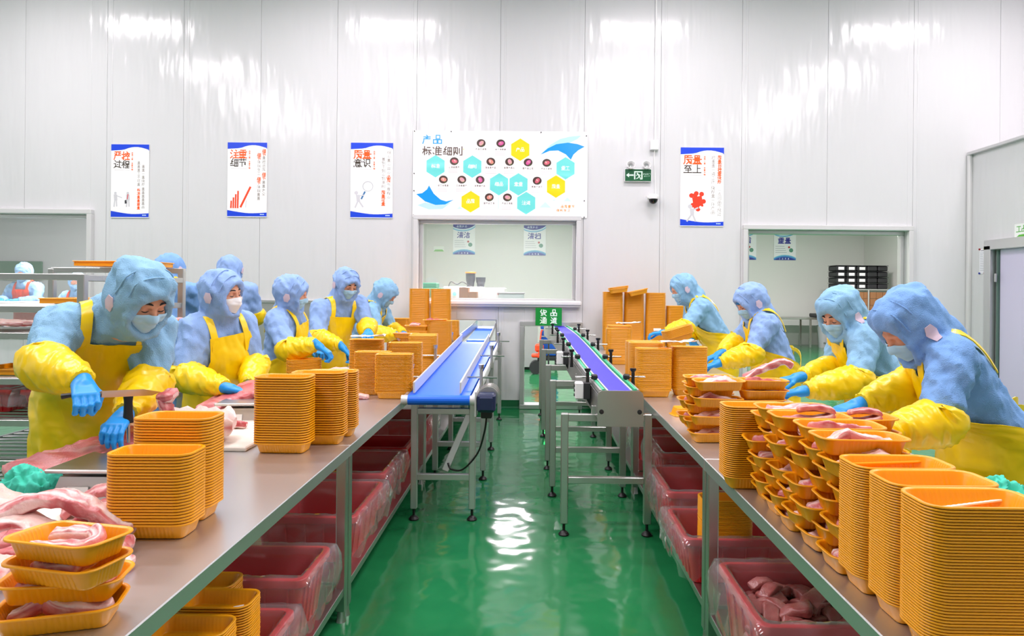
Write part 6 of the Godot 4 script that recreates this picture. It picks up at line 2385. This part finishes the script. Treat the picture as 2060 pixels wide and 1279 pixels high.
# a loose oversleeve along a path; gathered at both ends
func oversleeve(path: Array, radii: Array, seed_n: float) -> Geo:
	var rows := []
	var pts := curve(path, 7)
	var x := Vector3.UP.cross(pts[1] - pts[0]).normalized()
	if x.length() < 0.5:
		x = Vector3.RIGHT
	var n := pts.size()
	for i in n:
		var z: Vector3 = (pts[mini(i + 1, n - 1)] - pts[maxi(i - 1, 0)]).normalized()
		x = (x - z * x.dot(z)).normalized()
		var y := z.cross(x)
		var t := float(i) / (n - 1)
		var ft := t * (radii.size() - 1)
		var k := mini(int(ft), radii.size() - 2)
		var r: float = lerpf(radii[k], radii[k + 1], smoothstep(0.0, 1.0, ft - k))
		var row := PackedVector3Array()
		for s in 28:
			var a := TAU * s / 28
			var d := x * cos(a) + y * sin(a)
			var p: Vector3 = pts[i] + d * r
			var fold := crease.get_noise_3d(p.x * 9.0 + z.x * t * 3.0 + seed_n, p.y * 9.0, p.z * 9.0)
			var end := clampf(minf(t, 1.0 - t) * 7.0, 0.0, 1.0)
			var ruff := 0.003 * sin(s * PI) + 0.0022 * cos(a * 14.0) * (1.0 - end)
			row.append(p + d * ((absf(fold) * -0.03 + 0.008) * end + ruff))
		rows.append(row)
	var g := Geo.new()
	g.grid(rows, true)
	# a turned-in hem closes each end
	for e in [0, n - 1]:
		var hem := []
		for q in [1.0, 0.75, 0.45]:
			var row := PackedVector3Array()
			for s in 28:
				row.append(pts[e].lerp(rows[e][s], q))
			hem.append(row)
		g.grid(hem, true, pts[0] - pts[1] if e == 0 else pts[n - 1] - pts[n - 2])
	return g


func v3(a: Array) -> Vector3:
	return Vector3(a[0], a[1], -a[2])


# one worker. c holds the joints (x, height, distance from the camera), the look and what is worn
func person(c: Dictionary) -> void:
	var hip := v3(c.hip)
	var neck := v3(c.neck)
	var head := v3(c.head)
	var sr := v3(c.sr)
	var sl := v3(c.sl)
	var er := v3(c.er)
	var el := v3(c.el)
	var wr := v3(c.wr)
	var wl := v3(c.wl)
	var origin := Vector3(hip.x, 0, hip.z)
	for q in ["hip", "neck", "head"]:
		pass
	hip -= origin; neck -= origin; head -= origin; sr -= origin; sl -= origin; er -= origin; el -= origin; wr -= origin; wl -= origin
	var root := thing("person", c.label, "person", origin)
	var t_ax := (neck - hip).normalized()
	var left := (sl - sr).normalized()
	left = (left - t_ax * left.dot(t_ax)).normalized()
	var fwd := left.cross(t_ax)
	var look: Vector3 = v3(c.look).normalized()
	var hup := ((head - neck).normalized() * 0.4 + Vector3.UP * 0.6)
	hup = (hup - look * hup.dot(look)).normalized()
	var hb := Basis(hup.cross(look), hup, look)
	var cell: float = c.get("cell", 0.013)
	var lo := hip
	var hi := hip
	for p in [neck, head, sr, sl, er, el, wr, wl]:
		lo = lo.min(p)
		hi = hi.max(p)
	lo -= Vector3(0.24, 0, 0.24)
	hi += Vector3(0.24, 0.22, 0.24)
	lo.y = 0.1
	var hl := Vector3(left.x, 0, left.z).normalized()
	var hf := hl.cross(Vector3.UP)
	var knees := []
	var feet := []
	for s in [1.0, -1.0]:
		knees.append(hip + hl * s * 0.1 + Vector3(0, 0, 0) + hf * 0.03 - Vector3(0, hip.y - 0.5, 0))
		feet.append(Vector3(hip.x, 0.1, hip.z) + hl * s * 0.12 - hf * 0.02)
	# the suit
	var f := Field.new().start(lo, hi, cell)
	var chest := hip.lerp(neck, 0.72)
	for s in [1.0, -1.0]:
		f.capsule(hip + left * s * 0.075 + Vector3(0, 0.02, 0), chest + left * s * 0.09 + fwd * 0.015, 0.124, 0.118, 0.05)
		f.capsule(hip + hl * s * 0.085, knees[0 if s > 0 else 1], 0.115, 0.09, 0.05)
		f.capsule(knees[0 if s > 0 else 1], feet[0 if s > 0 else 1] + Vector3(0, 0.12, 0), 0.09, 0.082, 0.03)
	f.capsule(hip + fwd * 0.03, hip.lerp(neck, 0.5) + fwd * 0.035, 0.12, 0.12, 0.06)
	var mids := chest + t_ax * 0.06
	f.capsule(sl.lerp(mids, 0.3), sr.lerp(mids, 0.3), 0.085, 0.085, 0.06)
	f.capsule(chest, neck, 0.11, 0.085, 0.06)
	var torso := Field.new()
	torso.o = f.o; torso.h = f.h; torso.nx = f.nx; torso.ny = f.ny; torso.nz = f.nz
	torso.f = f.f.duplicate()
	for q in [[sl, el, wl], [sr, er, wr]]:
		f.capsule(q[0], q[1], 0.086, 0.069, 0.05)
		f.capsule(q[1], q[1].lerp(q[2], 0.55), 0.056, 0.048, 0.03)
	var hood_back := head - look * 0.03 + hup * 0.012
	f.ball(hood_back, Vector3(0.117, 0.136, 0.137), hb, 0.03)
	f.capsule(head - hup * 0.05 - look * 0.02, neck + t_ax * 0.02, 0.09, 0.094, 0.05)
	f.capsule(head - hup * 0.09 + look * 0.03, neck + fwd * 0.04 - t_ax * 0.01, 0.068, 0.07, 0.04)
	if c.get("peak", 0.0) > 0.0:
		f.capsule(head + hup * 0.09 + look * 0.05 + hb.x * 0.06, head + hup * 0.09 + look * 0.05 - hb.x * 0.06, 0.035 * c.peak, 0.035 * c.peak, 0.05)
		f.ball(head + hup * 0.1 - look * 0.04, Vector3(0.1, 0.055, 0.12), hb, 0.04)
	f.ball(head + look * 0.125 - hup * 0.03, Vector3(0.076, 0.098, 0.095), hb, 0.012, -1.0)
	for k in 14:
		var a := TAU * k / 14
		var a2 := TAU * (k + 1) / 14
		var e := func(w: float) -> Vector3: return head - hup * 0.028 + look * (0.086 - 0.02 * absf(cos(w))) + hb.x * cos(w) * 0.088 + hup * sin(w) * 0.108
		f.capsule(e.call(a), e.call(a2), 0.011, 0.011, 0.012)
	var g := Geo.new()
	f.surface(g)
	smooth(g)
	var sd: float = c.get("seed", 0.0)
	for i in g.v.size():
		var p := g.v[i]
		var nn := crease.get_noise_3d(p.x * 5.0 + sd + p.y * 1.5, p.y * 3.6 + p.x * 2.0, p.z * 5.0)
		var n2 := crease.get_noise_3d(p.x * 13.0 + sd, p.y * 9.0, p.z * 13.0 + 9.0)
		g.v[i] = p + g.n[i] * ((0.5 - absf(nn) * 2.4) * 0.017 + (0.3 - absf(n2) * 2.0) * 0.0055)
	smooth(g)
	var suit := part("hooded_suit", g, M[c.get("suit", "suit")], root)
	# the body inside, with its head
	var bf := Field.new().start(lo, hi, 0.03)
	for s in [1.0, -1.0]:
		bf.capsule(hip + left * s * 0.05, chest + left * s * 0.06, 0.09, 0.085, 0.04)
		bf.capsule(hip + hl * s * 0.085, knees[0 if s > 0 else 1], 0.075, 0.055, 0.04)
		bf.capsule(knees[0 if s > 0 else 1], feet[0 if s > 0 else 1], 0.055, 0.04, 0.03)
	for q in [[sl, el, wl], [sr, er, wr]]:
		bf.capsule(chest.lerp(q[0], 0.6), q[0], 0.06, 0.05, 0.03)
		bf.capsule(q[0], q[1], 0.045, 0.036, 0.03)
		bf.capsule(q[1], q[2], 0.036, 0.028, 0.03)
	bf.capsule(chest, head - hup * 0.06 - look * 0.02, 0.06, 0.055, 0.04)
	g = Geo.new()
	bf.surface(g)
	smooth(g)
	for i in g.v.size():
		g.c[i] = Color(0.86, 0.62, 0.5).srgb_to_linear()
	var first := g.v.size()
	for i in head_geo.v.size():
		g.v.append(head + hb * head_geo.v[i])
		g.n.append(hb * head_geo.n[i])
		g.c.append(head_geo.c[i])
		g.uv.append(Vector2.ZERO)
	for i in head_geo.ix:
		g.ix.append(first + i)
	part("body", g, M.skin, root)
	if c.get("face", false):
		for s in [-1.0, 1.0]:
			g = Geo.new()
			var brow := []
			var lid := []
			for k in 6:
				var u := k / 5.0
				var bx: float = s * lerpf(0.014, 0.054, u)
				for q in [[brow, lerpf(0.031, 0.027, u) + 0.005 * sin(u * PI), 0.0], [lid, -0.001 - 0.004 * sin(u * PI), 0.0]]:
					var px: float = bx if q[0] == brow else s * lerpf(0.019, 0.049, u)
					var th := head_field.hit(Vector3(px, q[1], 0.14), Vector3(0, 0, -1), 0.13, 0.0005)
					q[0].append(head + hb * Vector3(px, q[1], 0.14 - maxf(th, 0.0)))
			g.tube(brow, [0.002, 0.0042, 0.0042, 0.0036, 0.0028, 0.0012], 6)
			part("eyebrow", g, M.hair, root)
			g = Geo.new()
			g.tube(lid, [0.0008, 0.0022, 0.0026, 0.0026, 0.0022, 0.0008], 6)
			part("eyelashes", g, M.eye_dark, root)
	if c.get("cap", false):
		g = Geo.new()
		var rows := []
		for i in 8:
			var row := PackedVector3Array()
			for j in 17:
				var a := lerpf(-1.25, 1.25, j / 16.0)
				var y := lerpf(0.035, 0.12, i / 7.0)
				var d := Vector3(-sin(a), 0, -cos(a))
				var th := head_field.hit(Vector3(0, y, -0.01) - d * 0.2, d, 0.2, 0.004)
				row.append(head + hb * (Vector3(0, y, -0.01) - d * ((0.2 - th) if th >= 0.0 else 0.03)))
			rows.append(row)
		part("hair_net", sheet(rows, 0.003, look), plain(Color(0.08, 0.45, 0.68), 0.7), root)
	if c.has("mask"):
		var mk := place("face_mask", mask_meshes[c.mask], M.mask_blue if c.mask == "surgical" else M.mask_white, root)
		mk.transform = Transform3D(hb, head)
	# mesh windows over the ears
	for s in [-1.0, 1.0]:
		var rows := []
		for i in 7:
			var row := PackedVector3Array()
			for j in 6:
				var y := lerpf(-0.036, 0.028, i / 6.0)
				var wd := 0.010 + 0.016 * (1.0 - absf(i - 3.0) / 4.0)
				var q: Vector3 = head + hup * (y - 0.015) - look * (0.018 + (j / 5.0 - 0.5) * 2.0 * wd)
				var th := f.hit(q + hb.x * s * 0.25, -hb.x * s, 0.25, 0.005)
				row.append(q + hb.x * s * clampf(0.25 - th if th >= 0.0 else 0.12, 0.115, 0.142))
			rows.append(row)
		part("ear_mesh", sheet(rows, 0.003, hb.x * s), M.patch, suit)
	for wv in [0.0, 0.052]:
		var seam := []
		for i in 19:
			var a := lerpf(0.25, PI - 0.25, i / 18.0)
			var d := hb.x * cos(a) + hup * sin(a)
			var q: Vector3 = head + look * (wv - 0.015 + 0.02 * sin(a))
			var th := f.hit(q + d * 0.3, -d, 0.3, 0.0)
			seam.append(q + d * (0.3 - (th if th >= 0.0 else 0.16)))
		g = Geo.new()
		g.tube(seam, 0.0032, 6)
		part("seam", g, M[c.get("suit", "suit")], suit)
	var vinyl: Material = M[c.get("apron", "apron")]
	# the apron: bib, waist and skirt laid round the trunk
	var wide: float = c.get("wrap", 1.9)
	var rows2 := []
	var prev := []
	var tl := (neck - hip).length()
	var nv := 30
	for i in nv:
		var v := i / float(nv - 1)
		var row := PackedVector3Array()
		var s := lerpf(c.get("bib", 0.84) * tl, -0.6, v)
		var ctr: Vector3
		var df: Vector3
		var dl: Vector3
		if s >= 0.0:
			ctr = hip + t_ax * s
			var u := clampf(s / 0.2, 0.0, 1.0)
			df = hf.lerp(fwd, u).normalized()
			dl = hl.lerp(left, u).normalized()
		else:
			ctr = hip + Vector3(0, s, 0)
			df = hf
			dl = hl
		var half := lerpf(c.get("bib_half", 0.78), wide, smoothstep(0.12, 0.42, v)) if v < 0.42 else wide
		for j in 33:
			var a := (j / 32.0 * 2.0 - 1.0) * half
			var d := df * cos(a) + dl * sin(a)
			var th := torso.hit(ctr + d * 0.42, -d, 0.42, 0.0125)
			var r := 0.42 - th if th >= 0.0 else 0.14
			if s < 0.06 and prev.size() > j:
				r = maxf(r, prev[j] - 0.002 + 0.006 * absf(crease.get_noise_2d(a * 3.0 + sd, 3.0)))
			if prev.size() > j:
				prev[j] = r
			else:
				prev.append(r)
			var p := ctr + d * r
			row.append(p + d * (absf(crease.get_noise_3d(p.x * 6.0 + sd, p.y * 8.0, p.z * 6.0 + 4.0)) * -0.025 + 0.008))
		rows2.append(row)
	var ap := part("apron", sheet(rows2, 0.004, fwd), vinyl, root)
	# shoulder straps from the bib to the back
	for s in [-1.0, 1.0]:
		var rows := []
		for i in 22:
			var a := lerpf(-0.35, 3.5, i / 21.0)
			var row := PackedVector3Array()
			var ctr: Vector3 = hip.lerp(neck, 0.72) + left * s * lerpf(0.105, 0.1, i / 21.0)
			var d := fwd * cos(a) + t_ax * sin(a)
			for j in 4:
				var q: Vector3 = ctr + left * (j / 3.0 - 0.5) * c.get("strap", 0.04)
				var th := torso.hit(q + d * 0.34, -d, 0.34, 0.0135)
				row.append(q + d * (0.34 - (th if th >= 0.0 else 0.2)))
			rows.append(row)
		part("strap", sheet(rows, 0.004, t_ax), vinyl, ap)
	# the bow at the back of the waist
	for s in [-1.0, 1.0]:
		var rows := []
		for i in 8:
			var u := i / 7.0
			var q: Vector3 = hip + t_ax * 0.08 - fwd * (0.135 + 0.07 * sin(u * 2.2)) + left * s * (0.02 + 0.11 * u) - Vector3(0, 0.13 * u * u, 0)
			rows.append(PackedVector3Array([q, q - Vector3(0, 0.02 + 0.03 * u, 0)]))
		part("tie", sheet(rows, 0.004, -fwd), M.apron, ap)
	# sleeves and gloves
	for q in [[sl, el, wl, 1.0, "hand_l", "curl_l", "sleeve_l"], [sr, er, wr, -1.0, "hand_r", "curl_r", "sleeve_r"]]:
		var e: Vector3 = q[1]
		var w: Vector3 = q[2]
		var up: Vector3 = e.lerp(q[0], c.get(q[6], 0.16))
		part("oversleeve", oversleeve([up, e.lerp(q[0], 0.02), e.lerp(w, 0.25), e.lerp(w, 0.6), e.lerp(w, 0.88), w], [0.088, 0.095, 0.09, 0.08, 0.067, 0.05, 0.043], sd + q[3]), M[c.get("sleeve", "apron")], root)
		var fd: Vector3 = (w - e).normalized()
		if c.has(q[4]):
			fd = v3(c[q[4]]).normalized()
		var bk := Vector3.UP
		bk = (bk - fd * bk.dot(fd)).normalized()
		var gl := place("glove", glove(q[3], c.get(q[5], 0.55)), M[c.get("glove", "glove")], root)
		gl.transform = Transform3D(Basis(fd, bk, fd.cross(bk)), w + fd * 0.025)
	for k in 2:
		var bt := place("boot", boot(), M.boot, root)
		bt.transform = Transform3D(Basis(hl, Vector3.UP, hf), Vector3(feet[k].x, 0.0, feet[k].z))


func make_people() -> void:
	make_head()
	person({"label": "worker with light blue face mask bending over the meat slabs, knife in hand", "look": [0.8, -0.52, -0.4], "mask": "surgical", "face": true, "peak": 0.6, "seed": 1.0, "curl_r": 1.0, "hand_r": [0.6, -0.35, -0.72], "bib": 0.93,
		"hip": [-2.04, 1.01, 3.15], "neck": [-1.81, 1.39, 2.93], "head": [-1.62, 1.47, 2.82], "sr": [-1.95, 1.37, 2.81], "er": [-1.88, 1.22, 2.62], "wr": [-1.64, 1.18, 2.48], "sl": [-1.68, 1.34, 3.05], "el": [-1.66, 1.11, 2.95], "wl": [-1.60, 1.03, 2.68]})
	person({"label": "worker in white folded respirator looking sideways, arm resting behind the scale", "look": [0.95, -0.14, -0.22], "mask": "folded", "face": true, "seed": 7.0, "suit": "suit_violet", "hand_r": [0.9, -0.2, 0.1], "bib": 0.84,
		"hip": [-1.99, 0.85, 4.35], "neck": [-1.97, 1.33, 4.25], "head": [-1.90, 1.49, 4.18], "sr": [-2.06, 1.27, 4.12], "er": [-2.05, 1.00, 4.02], "wr": [-1.74, 0.96, 3.85], "sl": [-1.87, 1.29, 4.40], "el": [-1.78, 1.03, 4.35], "wl": [-1.71, 0.94, 4.10]})
	person({"label": "worker seen from behind the shoulder, gloved fist above a small tray stack", "look": [0.96, -0.25, 0.12], "mask": "surgical", "seed": 13.0, "suit": "suit_violet", "hand_r": [0.7, -0.5, 0], "curl_r": 1.0, "curl_l": 1.0,
		"hip": [-2.04, 0.90, 5.50], "neck": [-1.96, 1.34, 5.42], "head": [-1.89, 1.48, 5.36], "sr": [-1.99, 1.27, 5.25], "er": [-1.83, 1.06, 5.10], "wr": [-1.61, 1.11, 5.05], "sl": [-1.99, 1.29, 5.65], "el": [-1.85, 1.03, 5.60], "wl": [-1.68, 1.04, 5.30]})
	person({"label": "worker with pale mask cutting beside the front tray stacks, bib facing the belt", "look": [0.62, -0.45, -0.6], "mask": "surgical", "face": true, "seed": 19.0, "suit": "suit_violet", "hand_r": [0.6, -0.6, 0], "curl_r": 0.9,
		"hip": [-1.97, 0.89, 6.40], "neck": [-1.81, 1.39, 6.30], "head": [-1.70, 1.56, 6.20], "sr": [-1.93, 1.34, 6.15], "er": [-1.90, 1.08, 6.00], "wr": [-1.67, 1.03, 5.90], "sl": [-1.65, 1.38, 6.42], "el": [-1.54, 1.17, 6.30], "wl": [-1.47, 1.14, 6.05]})
	person({"label": "last worker of the row with head bowed low beside the wrapped tray stacks", "look": [0.75, -0.66, 0], "mask": "surgical", "seed": 23.0, "hand_r": [0.8, -0.3, 0],
		"hip": [-1.96, 0.89, 7.30], "neck": [-1.67, 1.38, 7.20], "head": [-1.55, 1.47, 7.15], "sr": [-1.68, 1.29, 7.05], "er": [-1.61, 1.06, 6.95], "wr": [-1.39, 1.06, 6.90], "sl": [-1.67, 1.32, 7.40], "el": [-1.53, 1.07, 7.40], "wl": [-1.38, 1.05, 7.20]})
	person({"label": "worker half hidden by the steel rack post, seen from the back", "look": [0.3, -0.35, 0.85], "seed": 29.0, "suit": "suit_deep", "cell": 0.018,
		"hip": [-3.34, 1.01, 6.20], "neck": [-3.34, 1.56, 6.25], "head": [-3.35, 1.68, 6.30], "sr": [-3.09, 1.49, 6.15], "er": [-3.12, 1.24, 6.30], "wr": [-3.26, 1.16, 6.50], "sl": [-3.55, 1.48, 6.30], "el": [-3.61, 1.23, 6.40], "wl": [-3.45, 1.15, 6.50]})
	person({"label": "worker facing the white wall, behind the one in the white respirator", "look": [-0.1, -0.6, 0.78], "seed": 31.0, "suit": "suit_violet", "cell": 0.018,
		"hip": [-3.02, 1.02, 6.70], "neck": [-3.02, 1.58, 6.75], "head": [-3.05, 1.69, 6.85], "sr": [-2.82, 1.49, 6.75], "er": [-2.79, 1.24, 6.85], "wr": [-2.93, 1.13, 7.00], "sl": [-3.22, 1.49, 6.75], "el": [-3.37, 1.25, 6.85], "wl": [-3.34, 1.13, 7.00]})
	person({"label": "worker leaning far over to tip out a bunch of trays near the wall", "look": [-0.88, -0.45, -0.1], "mask": "surgical", "seed": 37.0, "wrap": 2.5, "hand_l": [-0.9, -0.1, 0],
		"hip": [1.92, 0.97, 7.00], "neck": [1.65, 1.46, 6.95], "head": [1.49, 1.55, 6.93], "sl": [1.65, 1.36, 6.78], "el": [1.49, 1.17, 6.70], "wl": [1.29, 1.12, 6.70], "sr": [1.66, 1.39, 7.13], "er": [1.62, 1.09, 7.15], "wr": [1.62, 1.02, 7.00]})
	person({"label": "worker with blue hair net under the hood, bending in front of the doorway", "look": [-0.85, -0.5, -0.12], "mask": "surgical", "face": true, "cap": true, "seed": 41.0, "suit": "suit_violet", "wrap": 2.5, "hand_l": [-0.9, -0.3, 0], "hand_r": [-0.9, -0.4, 0],
		"hip": [1.92, 0.98, 5.45], "neck": [1.81, 1.34, 5.42], "head": [1.70, 1.44, 5.40], "sl": [1.78, 1.27, 5.24], "el": [1.64, 1.06, 5.15], "wl": [1.41, 0.99, 5.15], "sr": [1.82, 1.29, 5.60], "er": [1.66, 1.10, 5.60], "wr": [1.49, 1.04, 5.40]})
	person({"label": "masked worker with both yellow forearms reaching over the table by the small pile", "look": [-0.82, -0.45, -0.35], "mask": "surgical", "face": true, "peak": 0.5, "seed": 43.0, "wrap": 2.2, "hand_l": [-0.95, -0.15, 0], "hand_r": [-0.95, -0.2, 0],
		"hip": [2.12, 0.97, 4.20], "neck": [1.94, 1.34, 4.15], "head": [1.83, 1.39, 4.10], "sl": [1.93, 1.26, 3.97], "el": [1.82, 1.03, 3.85], "wl": [1.52, 0.98, 3.80], "sr": [1.97, 1.26, 4.33], "er": [1.87, 1.04, 4.28], "wr": [1.61, 1.02, 4.10]})
	person({"label": "tall worker before the cold room door, stooping over the large pile of trays", "look": [-0.78, -0.62, -0.05], "mask": "surgical", "peak": 0.8, "seed": 47.0, "suit": "suit_deep", "wrap": 2.4, "hand_l": [-0.9, -0.3, -0.2], "strap": 0.05,
		"hip": [1.93, 0.94, 2.90], "neck": [1.69, 1.33, 2.86], "head": [1.55, 1.38, 2.84], "sl": [1.65, 1.27, 2.68], "el": [1.53, 1.04, 2.58], "wl": [1.32, 1.00, 2.55], "sr": [1.77, 1.27, 3.05], "er": [1.71, 1.12, 3.05], "wr": [1.42, 1.05, 2.95]})
	# two workers of the neighbouring room, seen over the rack
	for q in [["worker in a red bib seen through the window over the rack, near the green board", -8.35, 1.74, 11.2, 53.0], ["worker bent low behind the white table beyond the rack window", -7.55, 1.60, 11.3, 59.0]]:
		var x: float = q[1]
		var y: float = q[2]
		var z: float = q[3]
		person({"label": q[0], "look": [0.1, -0.5, -0.8], "mask": "surgical", "seed": q[4], "cell": 0.02, "apron": "hi_orange", "sleeve": "suit_deep",
			"hip": [x, y - 0.73, z + 0.1], "neck": [x, y - 0.17, z], "head": [x, y, z - 0.05], "sr": [x - 0.2, y - 0.25, z], "sl": [x + 0.2, y - 0.25, z],
			"er": [x - 0.28, y - 0.48, z - 0.1], "wr": [x - 0.15, y - 0.46, z - 0.32], "el": [x + 0.28, y - 0.48, z - 0.1], "wl": [x + 0.12, y - 0.46, z - 0.32]})
